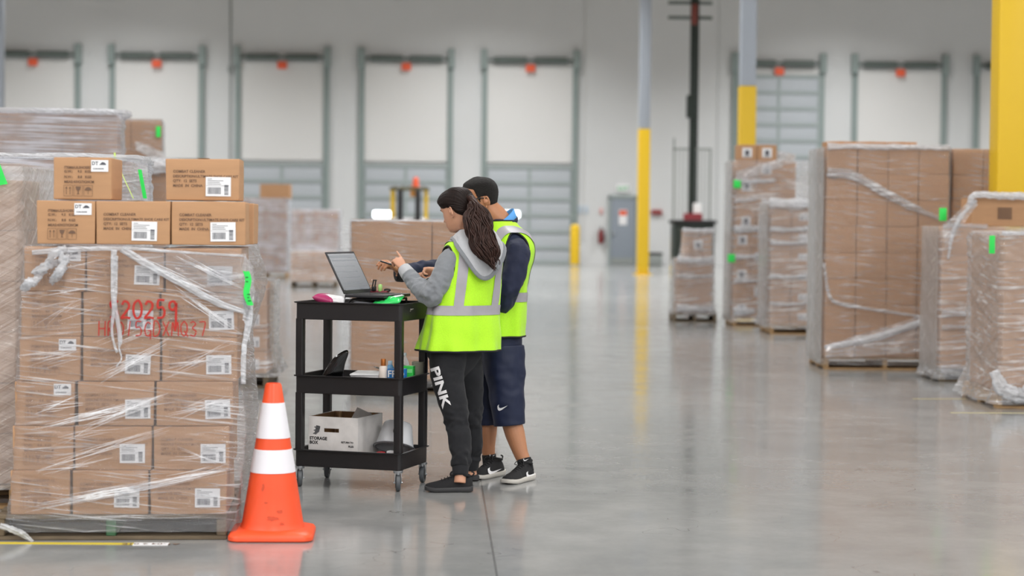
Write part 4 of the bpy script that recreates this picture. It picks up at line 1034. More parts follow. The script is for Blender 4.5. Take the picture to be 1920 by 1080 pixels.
film_strip(fG, FG, [(0.24, -0.03, zg + 0.20, 0.02), (0.27, -0.035, zg + 0.28, 0.026), (0.5, -0.035, zg + 0.285, 0.03), (0.84, -0.03, zg + 0.285, 0.03)], 'film_bunch', 'bunched_edge', n=50, seed=19, flat=0.9)
for zz_, rr_ in ((zg, 0.02), (0.62, 0.03), (0.5, 0.02), (0.12, 0.035)):
    film_strip(fG, FG, [(0.0, -0.035, zz_, rr_), (0.2, -0.045, zz_ + 0.01, rr_ * 0.7), (0.4, -0.04, zz_, rr_)], 'film_soft', 'bunched_film', n=30, seed=int(zz_ * 110))
u, z = FG.uz(1768, 402, 0.3); MB().box(V(u, 0.3, z), (0.07, 0.006, 0.12), bevel=0.002).build('green_tag', M['green_tag'], fG)['label'] = 'bright green tag'

FH6 = Fr(G(1868, 766), 0.0)
pallet(FH6, 1.0, 1.2, 'pale wooden pallet under the rightmost wrapped load')
stack(FH6, 0.3, 3, 0.28, 6, 0.206, 0.125, 'rightmost wrapped load', 'cartons of the rightmost load', side='left', nside=3, cols=(0,), u0=0.05, v0=0.03, kinds=lambda r, c: ('plain', ''))
f9 = film(FH6, 0.02, 1.0, 0.0, 1.16, 0.04, 1.375, 'film_soft', 'baggy stretch film around the rightmost load', seed=24, npe=260, nz=120, top='white', wr=0.014, flare=0.12, flare_h=0.3, tilt=0.4, edge=0.015)
u, z = FH6.uz(1842, 458, 0.1); MB().box(V(u + 0.04, -0.05, z), (0.045, 0.006, 0.14), bevel=0.002).build('green_tag', M['green_tag'], f9)['label'] = 'bright green tag'
film_strip(f9, FH6, [(-0.04, -0.06, 0.3, 0.03), (0.03, -0.07, 0.16, 0.05), (0.2, -0.06, 0.12, 0.05), (0.26, -0.05, 0.26, 0.02)], 'film_bunch', 'bunched_film', seed=17, wob=0.5)
# ------------------------------------------------------------------ traffic cone
M['cone'] = mat('orange_cone_vinyl', 'f2552a', 0.42, var=0.05, vscale=6)
M['collar'] = mat('white_reflective_collar', 'eceaf0', 0.45, bump=0.1, bscale=900)
cc = P(511, 1005, 9.08); cc.z = 0
cn = empty('traffic_cone', cc, FH.angle(V(0, 1, 0)) * -1 + rad(3)); tag(cn, 'orange traffic cone with two white collars standing before the pallet corner', 'traffic cone')
def cone_r(z): return 0.036 + (0.142 - 0.036) * (0.70 - z) / (0.70 - 0.05)
g = MB(); prof = []
n = 48
def rrect(hw, hd, r, z, k=8):
    pts = []
    for sx, sy, a0 in ((1, -1, -90), (1, 1, 0), (-1, 1, 90), (-1, -1, 180)):
        for i in range(k + 1):
            a = rad(a0 + 90 * i / k); pts.append(V(sx * (hw - r) + r * math.cos(a), sy * (hd - r) + r * math.sin(a), z))
    return pts
b = MB(); b.rings([rrect(0.182, 0.182, 0.05, 0.0), rrect(0.190, 0.190, 0.055, 0.006), rrect(0.190, 0.190, 0.055, 0.022), rrect(0.182, 0.182, 0.055, 0.034), rrect(0.16, 0.16, 0.06, 0.042), rrect(0.15, 0.15, 0.1, 0.046)])
b.build('base', M['cone'], cn)
g.lathe([(0.150, 0.04), (0.145, 0.05), (cone_r(0.07), 0.07), (cone_r(0.2), 0.2), (cone_r(0.45), 0.45), (cone_r(0.69), 0.69), (cone_r(0.7) - 0.004, 0.7), (0.026, 0.7), (0.026, 0.66)], n=56)
g.build('cone_body', M['cone'], cn)
for z0, z1 in ((0.452, 0.612), (0.297, 0.402)):
    MB().lathe([(cone_r(z0) + 0.0003, z0), (cone_r(z0) + 0.0022, z0 + 0.001), (cone_r(z1) + 0.0022, z1 - 0.001), (cone_r(z1) + 0.0003, z1)], n=56, cap=False).build('reflective_collar', M['collar'], cn)
g = MB(); q = random.Random(5)
for a, z, w, h in ((-1.9, 0.235, 0.012, 0.03), (-1.5, 0.1, 0.05, 0.022), (-1.25, 0.13, 0.03, 0.012), (-1.75, 0.17, 0.02, 0.01), (-1.2, 0.075, 0.02, 0.015)):
    ring = []
    for i in range(14):
        t = 2 * PI * i / 14; k = 1 + 0.35 * q.uniform(-1, 1); zz = z + h * 0.5 * math.sin(t) * k; aa = a + (w * 0.5 * math.cos(t) * k) / cone_r(z); r = cone_r(zz) + 0.0012
        ring.append(V(r * math.cos(aa), r * math.sin(aa), zz))
    g.bm.faces.new([g.bm.verts.new(p) for p in ring])
g.build('scuff', mat('scuffed_orange', 'cf4a28', 0.6), cn, smooth=None)['kind'] = 'stuff'

# ------------------------------------------------------------------ utility cart
KC = Fr(G(562, 912), -17.0)
CW, CD = 0.565, 0.385
cart = empty('utility_cart', KC.at(CW / 2, CD / 2, 0), KC.rz); tag(cart, 'black plastic three tray utility cart on swivel casters', 'cart')
def C(u, v, z): return V(u - CW / 2, v - CD / 2, z)     # frame -> cart local
hw, hd = CW / 2 + 0.022, CD / 2 + 0.022
for zt_, zb in ((1.0, 0.905), (0.605, 0.507), (0.205, 0.112)):
    g = MB()
    fl = zb + 0.03
    g.rings([rrect(hw - 0.006, hd - 0.006, 0.02, zb), rrect(hw, hd, 0.022, zb + 0.004), rrect(hw, hd, 0.022, zt_ - 0.008), rrect(hw + 0.011, hd + 0.011, 0.028, zt_ - 0.006), rrect(hw + 0.012, hd + 0.012, 0.028, zt_), rrect(hw - 0.006, hd - 0.006, 0.02, zt_), rrect(hw - 0.01, hd - 0.01, 0.02, fl + 0.006), rrect(hw - 0.016, hd - 0.016, 0.016, fl)])
    g.build('tray', M['black'], cart)
for x in (0, CW):
    for y in (0, CD):
        g = MB()
        for z0, z1 in ((0.205, 0.507), (0.605, 0.905)):
            g.rings([[p + C(x, y, 0) for p in rrect(0.0215, 0.0215, 0.008, z, 3)] for z in (z0 - 0.004, z1 + 0.004)])
        for k, (z0, z1) in enumerate(((0.205, 0.507), (0.605, 0.905))):
            q_ = MB(); q_.rings([[p + C(x, y, 0) for p in rrect(0.0215, 0.0215, 0.008, z, 3)] for z in (z0 - 0.004, z1 + 0.004)]); q_.build('leg', M['black'], cart)
        g.bm.free()
        # caster
        p = C(x, y, 0); a = KC.rz
        cs = MB(); cs.lathe([(0.024, 0.100), (0.026, 0.104), (0.026, 0.113)], c=V(p.x, p.y, 0), n=20).cyl(V(p.x, p.y, 0.09), V(p.x, p.y, 0.105), 0.012)
        R = Matrix.Rotation(-a + rad((8, -6, 4, -10)[(x > 0) * 2 + (y > 0)]), 3, 'Z')
        for s in (-1, 1):
            cs.box(V(p.x, p.y, 0.072) + R @ V(s * 0.017, 0.004, 0), (0.003, 0.034, 0.056), rot=R, bevel=0.001)
        cs.box(V(p.x, p.y, 0.1), (0.037, 0.036, 0.004), rot=R, bevel=0.001)
        cs.cyl(V(p.x, p.y, 0.046) + R @ V(-0.024, 0.01, 0), V(p.x, p.y, 0.046) + R @ V(0.024, 0.01, 0), 0.005, 10)
        co = cs.build('caster', M['steel'], cart)
        w = MB(); ax = R @ V(1, 0, 0)
        w.lathe([(0.030, -0.012), (0.041, -0.0125), (0.046, -0.008), (0.0465, 0), (0.046, 0.008), (0.041, 0.0125), (0.030, 0.012)], c=V(p.x, p.y, 0.0465) + R @ V(0, 0.01, 0), n=32, axis=ax)
        w.build('wheel', mat('grey_caster_rubber', '54585c', 0.5), co)
        w = MB(); w.lathe([(0.012, -0.0135), (0.029, -0.0135), (0.030, -0.01), (0.030, 0.01), (0.029, 0.0135), (0.012, 0.0135)], c=V(p.x, p.y, 0.0465) + R @ V(0, 0.01, 0), n=28, axis=ax)
        w.build('hub', M['dark'], co)

# ---- things on the cart, positions in the cart frame
def spot(px, py, z):                    # picture point on a level of the cart -> world
    return G(px, py, z)
ZT_, ZM, ZB = 0.9355, 0.5375, 0.1425    # tray floors
def thing(name, label, cat, loc, rz=0.0, group=None): return tag(empty(name, loc, rz), label, cat, group)

# laptop
LN = (RX * 0.925 - FH * 0.38).normalized(); LH = (RX * 0.38 + FH * 0.925).normalized()
hp = P(646, 552.5, 10.72)
lap = thing('laptop', 'open dark grey laptop raised on the top tray of the cart', 'laptop', hp)
LW, LD = 0.335, 0.235
Rb = Matrix(((LN.x, LH.x, 0), (LN.y, LH.y, 0), (0, 0, 1)))          # x towards the user, y along the hinge
M['lap'] = mat('dark_grey_laptop_shell', '2b2b2f', 0.4)
MB().box(Rb @ V(LD / 2, LW / 2, -0.006), (LD, LW, 0.017), rot=Rb, bevel=0.005).build('base', M['lap'], lap)
g = MB()
for i in range(6):
    for k in range(15): g.box(Rb @ V(0.045 + 0.019 * i, 0.035 + 0.019 * k, 0.0032), (0.0155, 0.0155, 0.002), rot=Rb, bevel=0.001, seg=1)
g.build('keyboard', M['dark'], lap, smooth=None)
MB().box(Rb @ V(0.195, LW / 2, 0.0028), (0.055, 0.1, 0.001), rot=Rb).build('touchpad', mat('touchpad_grey', '3a3a3f', 0.35), lap)
ta = rad(62); Lup = (V(0, 0, 1) * math.sin(ta) - LN * math.cos(ta)).normalized()
LL = 0.252
Rl = Matrix(((LH.x, Lup.x, 0), (LH.y, Lup.y, 0), (LH.z, Lup.z, 0))); nl = LH.cross(Lup); Rl = Matrix(((LH.x, Lup.x, nl.x), (LH.y, Lup.y, nl.y), (LH.z, Lup.z, nl.z)))
lid = MB().box(Rl @ V(LW / 2, LL / 2 + 0.004, 0), (LW, LL, 0.008), rot=Rl, bevel=0.003).build('lid', M['lap'], lap)
def screen_mat():
    m, nt, b = new_mat('laptop_screen'); b.inputs['Base Color'].default_value = lin('30343a'); b.inputs['Roughness'].default_value = 0.25
    b.inputs['Emission Color'].default_value = lin('9aa0a8'); b.inputs['Emission Strength'].default_value = 0.26
    return m
sg = -1 if nl.dot(LN) < 0 else 1
MB().box(Rl @ V(LW / 2, LL / 2 + 0.008, sg * 0.0043), (LW - 0.02, LL - 0.034, 0.0008), rot=Rl).build('screen', screen_mat(), lid, smooth=None)
g = MB(); g.box(Rl @ V(LW / 2, LL - 0.026, sg * 0.0049), (LW - 0.022, 0.016, 0.0004), rot=Rl)
g.box(Rl @ V(LW / 2, LL - 0.05, sg * 0.0049), (LW - 0.05, 0.008, 0.0004), rot=Rl)
for i in range(4): g.box(Rl @ V(LW * 0.45, LL - 0.085 - 0.034 * i, sg * 0.0049), (LW * 0.7, 0.002, 0.0004), rot=Rl)
g.box(Rl @ V(LW / 2, 0.03, sg * 0.0049), (LW - 0.05, 0.014, 0.0004), rot=Rl)
g.build('screen_page', mat('screen_light_grey', '3c4046', 0.3, emit='9aa0a8', estr=0.30), lid, smooth=None)
MB().cyl(Rb @ V(-0.002, 0.03, 0.0), Rb @ V(-0.002, LW - 0.03, 0.0), 0.006, 12).build('hinge', M['dark'], lap)

# black wedge stand that carries the laptop
st = thing('laptop_stand', 'black bent laptop stand with a grey panel on the top tray', 'stand', hp)
st.location.z = ZT_
zz = hp.z - 0.0155 - ZT_
g = MB()
for y in (0.03, LW - 0.03):
    g.tube(smooth_path([(Rb @ V(0.0, y, 0.008), 0.006), (Rb @ V(0.01, y, zz - 0.03), 0.006), (Rb @ V(0.04, y, zz - 0.008), 0.006), (Rb @ V(LD - 0.01, y, zz - 0.008), 0.006)], 20), 10)
for x in (0.04, LD - 0.012): g.cyl(Rb @ V(x, 0.03, zz - 0.008), Rb @ V(x, LW - 0.03, zz - 0.008), 0.006, 10)
g.cyl(Rb @ V(0, 0.03, 0.008), Rb @ V(0, LW - 0.03, 0.008), 0.006, 10)
for y in (0.03, LW - 0.03): g.cyl(Rb @ V(LD - 0.012, y, 0.0), Rb @ V(LD - 0.012, y, zz - 0.008), 0.006, 10)
g.build('frame', M['black'], st)
MB().box(Rb @ V(0.11, LW / 2, zz * 0.45), (0.17, LW - 0.09, 0.05), rot=Rb @ Matrix.Rotation(rad(6), 3, 'Y'), bevel=0.012).build('grey_panel', mat('satin_grey', '9a9ca4', 0.35), st)
# pouch, packet, clip, marker, scissors
def pillow(g, c, R, w, d, h, n=18, amp=0.003, seed=0):
    rows = []
    for top in (1, -1):
        rr_ = []
        for i in range(n + 1):
            row = []
            for k in range(n + 1):
                s, t = i / n * 2 - 1, k / n * 2 - 1
                hh = h / 2 * ((1 - abs(s) ** 3) * (1 - abs(t) ** 3)) ** 0.5 + amp * noise.noise(V(s * 3, t * 3, seed + top)) * (1 - abs(s) ** 4) * (1 - abs(t) ** 4)
                row.append(c + R @ V(s * w / 2, t * d / 2, top * hh))
            rr_.append(row)
        g.rings(rr_, closed=False)
    bmesh.ops.remove_doubles(g.bm, verts=g.bm.verts, dist=0.0004)
    return g
Rc = Matrix.Rotation(KC.rz, 3, 'Z')
pk = KC.at(0.15, 0.13, ZT_ + 0.03)
po = thing('pouch', 'magenta and white pouch under the left end of laptop', 'pouch', V(pk.x, pk.y, ZT_))
pillow(MB(), V(-0.05, 0, 0.075), Rc @ Matrix.Rotation(rad(12), 3, 'Y'), 0.12, 0.13, 0.055, seed=1).build('body', mat('magenta_plastic', 'b03a6c', 0.35), po, smooth=180)
pillow(MB(), V(0.0, -0.05, 0.075), Rc @ Matrix.Rotation(rad(6), 3, 'Y') @ Matrix.Rotation(rad(70), 3, 'X'), 0.11, 0.05, 0.03, seed=2).build('white_flap', M['white'], po, smooth=180)
gp_ = KC.at(0.46, 0.10, ZT_)
gk = thing('packet', 'bright green foil packet at the right end of the top tray', 'packet', gp_)
pillow(MB(), V(0, 0, 0.07), Rc @ Matrix.Rotation(rad(-10), 3, 'Y') @ Matrix.Rotation(rad(20), 3, 'X'), 0.17, 0.10, 0.035, seed=3, amp=0.008).build('foil', mat('green_foil', '37d66a', 0.3), gk, smooth=180)
pillow(MB(), V(0.01, 0.0, 0.028), Rc, 0.15, 0.10, 0.055, seed=4, amp=0.006).build('dark_underside', mat('olive_wrap', '3d4a3a', 0.5), gk, smooth=180)
pillow(MB(), V(0.05, 0.0, 0.096), Rc @ Matrix.Rotation(rad(-14), 3, 'Y'), 0.07, 0.05, 0.012, seed=5, amp=0.004).build('white_patch', M['white'], gk, smooth=180)
bp_ = thing('paper_stack', 'few crumpled papers beside the green packet on the top tray', 'papers', KC.at(0.535, 0.2, ZT_), KC.rz)
for i in range(3): MB().box(V(0.0, 0, 0.01 + 0.014 * i), (0.09, 0.2, 0.006), rot=Matrix.Rotation(rad(-4 + 6 * i), 3, 'Y') @ Matrix.Rotation(rad(5 * i), 3, 'Z'), bevel=0.002).build('sheet', mat('grey_brown_paper', '8d8781', 0.6), bp_)
b0 = P(712, 545, 11.02)
bx = thing('tray_organizer', 'dark red tool caddy behind the laptop', 'caddy', V(b0.x, b0.y, ZT_), KC.rz)
bxh = b0.z - ZT_
MB().box(V(0, 0, bxh / 2), (0.1, 0.05, bxh), bevel=0.006).build('body', mat('dark_red_plastic', '7d1f2f', 0.45), bx)
g = MB(); g.tube(smooth_path([(V(0.045 + 0.018 * math.cos(t), 0, bxh + 0.004 + 0.005 * math.sin(t)), 0.004) for t in [PI * i / 4 for i in range(9)]], 24), 8); g.build('black_grip', M['dark'], bx)
c0 = P(701, 536, 11.0); g = MB()
cl = thing('binder_clip', 'upright black clip behind the laptop', 'clip', V(c0.x, c0.y, b0.z), KC.rz)
MB().box(V(0, 0, 0.012), (0.024, 0.02, 0.024), bevel=0.004).build('jaw', M['black'], cl)
g = MB().box(V(-0.006, 0, 0.036), (0.006, 0.008, 0.04), rot=Matrix.Rotation(rad(10), 3, 'Y'), bevel=0.002).box(V(0.008, 0, 0.036), (0.006, 0.008, 0.04), rot=Matrix.Rotation(rad(10), 3, 'Y'), bevel=0.002).box(V(0.006, 0, 0.058), (0.022, 0.01, 0.007), bevel=0.002)
g.build('handle', M['black'], cl)
m0 = P(713, 542, 11.0)
mk = thing('marker_pen', 'pale green capped marker standing behind the laptop', 'pen', V(m0.x, m0.y, b0.z))
MB().lathe([(0.008, -0.004), (0.011, 0), (0.0115, 0.028), (0.009, 0.035), (0.003, 0.037)], n=20).build('cap', mat('pale_green_cap', 'b5e68a', 0.4), mk)

# ---- middle tray
fn = G(613, 706, ZM)
fz = thing('black_fin', 'glossy black curved fin standing on the middle tray', 'fin', KC.at(0.155, 0.1, ZM))
f3 = Matrix(((RX.x, 0, -FH.x, 0), (RX.y, 0, -FH.y, 0), (0, 1, 0, 0), (0, 0, 0, 1)))
out = [(-0.072, 0.0), (-0.058, 0.05), (-0.03, 0.105), (0.0, 0.148), (0.03, 0.172), (0.056, 0.185), (0.066, 0.178), (0.064, 0.155), (0.052, 0.118), (0.045, 0.07), (0.046, 0.03), (0.05, 0.0)]
def smooth2(poly, n):
    ls = [i for i in range(len(poly))]
    return [(sinterp(ls, [p[0] for p in poly], t), sinterp(ls, [p[1] for p in poly], t)) for t in [(len(poly) - 1) * k / (n - 1) for k in range(n)]]
o2 = smooth2([(x * 1.15, y * 1.08) for x, y in out], 60)
g = MB(); R3 = f3.to_3x3()
cen = (0.005, 0.07)
rings_ = []
for k, (th, sc) in enumerate(((-0.018, 0.86), (-0.016, 0.95), (-0.009, 1.0), (0.009, 1.0), (0.016, 0.95), (0.018, 0.86))):
    rings_.append([R3 @ V(cen[0] + (x - cen[0]) * sc, max(0.0, cen[1] + (y - cen[1]) * sc), th) for x, y in o2])
g.rings(rings_); g.build('shell', M['black_gloss'], fz, smooth=50)
MB().prism([(-0.02, 0.015), (-0.012, 0.06), (0.002, 0.09), (-0.004, 0.05), (-0.008, 0.015)], 0.003, f3 @ Matrix.Translation((0, 0, 0.017))).build('slot_rib', M['black_gloss'], fz)
pp = thing('paper_stack', 'white papers lying flat on the middle tray', 'papers', KC.at(0.33, 0.2, ZM), KC.rz)
for i in range(7): MB().box(V(0.004 * (i % 3), 0.006 * (i % 2), 0.006 + 0.011 * i), (0.19, 0.26, 0.0085), rot=Matrix.Rotation(rad(3 * i - 6), 3, 'Z'), bevel=0.002).build('sheet', M['white'], pp)
ky = thing('key_ring', 'small bunch of keys on the white papers', 'keys', KC.at(0.345, 0.3, ZM + 0.078), KC.rz)
g = MB(); g.tube([(V(0.014 * math.cos(t), 0.014 * math.sin(t), 0.014), 0.0015) for t in [2 * PI * i / 20 for i in range(21)]], 6); g.build('ring', M['steel'], ky)
for i in range(3): MB().box(V(0.02 - 0.02 * i, -0.012 + 0.008 * i, 0.006 + 0.006 * i), (0.045, 0.016, 0.003), rot=Matrix.Rotation(rad(40 * i), 3, 'Z') @ Matrix.Rotation(rad(10), 3, 'Y'), bevel=0.001).build('key', M['steel' if i != 1 else 'dark'], ky)
def bottle(name, label, u, v, z, prof, m, capprof=None, capm=None, extra=None):
    t = thing(name, label, 'bottle', KC.at(u, v, z), KC.rz)
    MB().lathe(prof, n=32).build('body', m, t)
    if capprof: MB().lathe(capprof, n=28).build('cap', capm, t)
    if extra: extra(t)
    return t
bottle('lotion_bottle', 'small white bottle with a copper cap on the middle tray', 0.454, 0.06, ZM, [(0.021, 0), (0.0225, 0.003), (0.0225, 0.115), (0.02, 0.122), (0.012, 0.126)], mat('cream_plastic', 'efe3da', 0.35), [(0.0125, 0.126), (0.0135, 0.127), (0.0135, 0.160), (0.012, 0.163)], mat('copper_cap', 'b8703a', 0.3, metal=0.7))
bb = thing('carton_box', 'small blue printed box on the middle tray', 'box', KC.at(0.545, 0.055, ZM), KC.rz + rad(4))
bb.location = KC.at(0.528, 0.075, ZM)
MB().box(V(0, 0, 0.056), (0.095, 0.05, 0.112), bevel=0.002).build('body', mat('blue_carton', '2474b8', 0.45), bb)
MB().add_mesh(text_mesh('FRO', 0.05, 0.001, 'CENTER'), frame((0, -0.0258, 0.068), (1, 0, 0))).build('lettering', M['white'], bb, smooth=None)
clear = mat('clear_plastic', 'ffffff', 0.05, trans=1.0)
clear.node_tree.nodes['Principled BSDF'].inputs['IOR'].default_value = 1.15
bottle('spray_bottle', 'small bottle of blue fluid behind the blue box', 0.452, 0.17, ZM, [(0.02, 0), (0.022, 0.003), (0.022, 0.105), (0.014, 0.12), (0.011, 0.124)], mat('blue_translucent_plastic', '6fa9d6', 0.2), [(0.011, 0.124), (0.012, 0.126), (0.012, 0.142), (0.010, 0.145)], mat('pale_blue_cap', 'b9d2e6', 0.4))
def lb_(t): MB().lathe([(0.0325, 0.055), (0.0328, 0.056), (0.0328, 0.1), (0.0325, 0.101)], n=32, cap=False).build('blue_label', mat('blue_label', '2f86c4', 0.4), t)
bottle('water_bottle', 'clear plastic water bottle with a blue label behind the green box', 0.487, 0.29, ZM, [(0.028, 0), (0.031, 0.004), (0.032, 0.03), (0.032, 0.105), (0.027, 0.13), (0.016, 0.155), (0.0125, 0.162), (0.0125, 0.172)], clear, [(0.0135, 0.166), (0.0145, 0.167), (0.0145, 0.181), (0.0135, 0.182)], mat('frosted_cap', 'd9dde2', 0.3), lb_)
bottle('solution_bottle', 'low blue bottle between the blue and green boxes', 0.545, 0.18, ZM, [(0.02, 0), (0.023, 0.003), (0.023, 0.09), (0.015, 0.1)], mat('teal_blue_plastic', '2a7fb0', 0.25), [(0.016, 0.1), (0.0165, 0.102), (0.0165, 0.114)], mat('dark_blue_cap', '1f4f86', 0.4)).location = KC.at(0.5, 0.165, ZM)
gb = thing('carton_box', 'small bright green box on the middle tray behind the front corner post', 'box', KC.at(0.5, 0.28, ZM), KC.rz - rad(35))
gb.location = KC.at(0.538, 0.235, ZM); gb.rotation_euler.z = KC.rz + rad(6)
MB().box(V(0, 0, 0.058), (0.055, 0.05, 0.116), bevel=0.002).build('body', mat('green_carton', '2fbf4a', 0.45), gb)
MB().box(V(0, -0.0256, 0.09), (0.045, 0.0006, 0.02)).build('pale_band', mat('pale_green_band', '7fdc8a', 0.45), gb)
bottle('tin_can', 'beige tin can at the back right of the middle tray', 0.585, 0.29, ZM, [(0.03, 0), (0.033, 0.002), (0.033, 0.125), (0.034, 0.127), (0.034, 0.131), (0.031, 0.132), (0.03, 0.129)], mat('beige_tin', 'a9a595', 0.35)).location = KC.at(0.548, 0.345, ZM)

# ---- bottom tray
M['boxwhite'] = mat('dirty_white_cardboard', 'd6d3d1', 0.7, var=0.10, vscale=12)
M['box_in'] = mat('brown_cardboard_inside', '8a6846', 0.75)
sb = thing('storage_box', 'open dirty white cardboard storage box on the bottom tray', 'box', KC.at(0.19, 0.188, ZB), KC.rz - rad(3))
bw, bd, bh = 0.288, 0.33, 0.238
t = 0.004
# front panel with the hand slot, four walls and a floor
g = MB()
sl = (-0.052, 0.036, 0.155, 0.176)     # x0 x1 z0 z1 of the slot
for x0, x1, z0, z1 in ((-bw / 2, sl[0], 0, bh), (sl[1], bw / 2, 0, bh), (sl[0], sl[1], 0, sl[2]), (sl[0], sl[1], sl[3], bh)):
    g.box(V((x0 + x1) / 2, -bd / 2, (z0 + z1) / 2), (x1 - x0, t, z1 - z0))
g.build('front_panel', M['boxwhite'], sb, smooth=None)
for nm, c_, s_ in (('side_panel', (bw / 2, 0, bh / 2), (t, bd - t, bh)), ('side_panel', (-bw / 2, 0, bh / 2), (t, bd - t, bh)), ('rear_panel', (0, bd / 2, bh / 2), (bw, t, bh)), ('floor_panel', (0, 0, 0.004), (bw - t, bd - t, 0.004))):
    MB().box(V(*c_), s_, bevel=0.001).build(nm, M['boxwhite'], sb, smooth=None)
for nm, c_, s_ in (('inner_lining', (0, bd / 2 - 0.0035, bh / 2), (bw - 0.01, 0.002, bh - 0.004)), ('inner_lining', (-bw / 2 + 0.0035, 0, bh / 2), (0.002, bd - 0.012, bh - 0.004)), ('inner_lining', (bw / 2 - 0.0035, 0, bh / 2), (0.002, bd - 0.012, bh - 0.004))):
    MB().box(V(*c_), s_).build(nm, M['box_in'], sb, smooth=None)
MB().box(V(0.035, bd / 2 - 0.035, bh - 0.02), (0.1, 0.003, 0.07), rot=Matrix.Rotation(rad(-25), 3, 'X') @ Matrix.Rotation(rad(20), 3, 'Y')).build('white_flap', M['boxwhite'], sb, smooth=None)
MB().box(V(-0.1, bd / 2 - 0.02, bh - 0.03), (0.012, 0.02, 0.06), bevel=0.002).build('corner_tab', mat('tan_cardboard', 'b3916b', 0.7), sb, smooth=None)
yf = -bd / 2 - 0.0026
g = MB()
for i, tx in enumerate(('STORAGE', 'BOX')): g.add_mesh(text_mesh(tx, 0.0235, 0.0011), frame((-0.137, yf, 0.112 - 0.0225 * i), (1, 0, 0)))
g.add_mesh(text_mesh('RETURN TO', 0.013, 0.0006), frame((0.05, yf, 0.1), (1, 0, 0))); g.add_mesh(text_mesh('FILES', 0.0145, 0.0006), frame((0.092, yf, 0.078), (1, 0, 0)))
g.build('lettering', M['dark'], sb, smooth=None)
g = MB()
for i in range(4): g.box(V(-0.098 + 0.005 * i, yf, 0.165 + 0.002 * i), (0.012, 0.0006, 0.05 - 0.006 * i), rot=Matrix.Rotation(rad(14), 3, 'Y'))
for i in range(3): g.box(V(-0.1 + 0.004 * i, yf, 0.15 + 0.014 * i), (0.034, 0.0007, 0.006), rot=Matrix.Rotation(rad(-20 + 14 * i), 3, 'Y'))
g.build('emblem', mat('grey_print', '5b5b5d', 0.7), sb, smooth=None)
# overturned tub
tbs = 0.9
tb = thing('plastic_tub', 'overturned white plastic tub with black scribble on the bottom tray', 'tub', KC.at(0.452, 0.235, ZB), KC.rz)
ax = (V(0, 0.42, 1)).normalized(); cz = V(0.0, 0.01, 0.056)
rot = V(0, 0, 1).rotation_difference(ax).to_matrix()
def tubr(z): return 0.118 - 0.3 * z
prof = [(0.118, 0.0), (0.126, 0.0), (0.128, 0.006), (0.121, 0.012), (0.116, 0.014), (0.098, 0.09), (0.088, 0.132), (0.08, 0.142), (0.0, 0.144), (0.0, 0.139), (0.078, 0.137), (0.094, 0.088), (0.11, 0.014), (0.116, 0.001)]
g = MB(); g.rings([[cz + rot @ V(max(r, 1e-4) * tbs * math.cos(2 * PI * i / 40), max(r, 1e-4) * tbs * math.sin(2 * PI * i / 40), z) for i in range(40)] for r, z in prof], False, False)
g.build('shell', mat('white_tub_plastic', 'd8dade', 0.35), tb, smooth=35)
g = MB(); rr2 = [cz + rot @ V(0.1275 * tbs * math.cos(2 * PI * i / 48), 0.1275 * tbs * math.sin(2 * PI * i / 48), 0.004) for i in range(49)]
g.tube([(p, 0.0035) for p in rr2], 8, cap=False); g.build('grey_rim', mat('grey_rim', '6b6c70', 0.4), tb)
g = MB()
for ch, a0 in (('0', -1.42), ('S', -1.2)):
    for stt in GL[ch]:
        pts = []
        for a, b_ in stt:
            th = a0 + 0.2 * a; zz_ = 0.06 + 0.035 * b_; r = (0.1165 - 0.2205 * (zz_ - 0.014)) * tbs + 0.0012
            pts.append((cz + rot @ V(r * math.cos(th), r * math.sin(th), zz_), 0.0016))
        g.tube(smooth_path(pts, 20), 6)
g.build('scribble', M['dark'], tb, smooth=60)
rd = thing('red_bottle_cap', 'red cap lying in front of the overturned tub', 'cap', KC.at(0.44, 0.07, ZB), KC.rz)
MB().lathe([(0.022, 0), (0.026, 0.003), (0.026, 0.05), (0.022, 0.056), (0.01, 0.058)], n=28).build('shell', M['red'], rd)
MB().lathe([(0.0275, 0.0), (0.0275, 0.012)], n=28).build('rim', M['red'], rd)
wb = thing('carton_box', 'small white box in front of the overturned tub', 'box', KC.at(0.515, 0.075, ZB), KC.rz - rad(8))
MB().box(V(0, 0, 0.032), (0.075, 0.04, 0.064), bevel=0.003).build('body', M['white'], wb)
MB().box(V(0, -0.0205, 0.05), (0.06, 0.0006, 0.008)).build('printing', M['barcode'], wb)
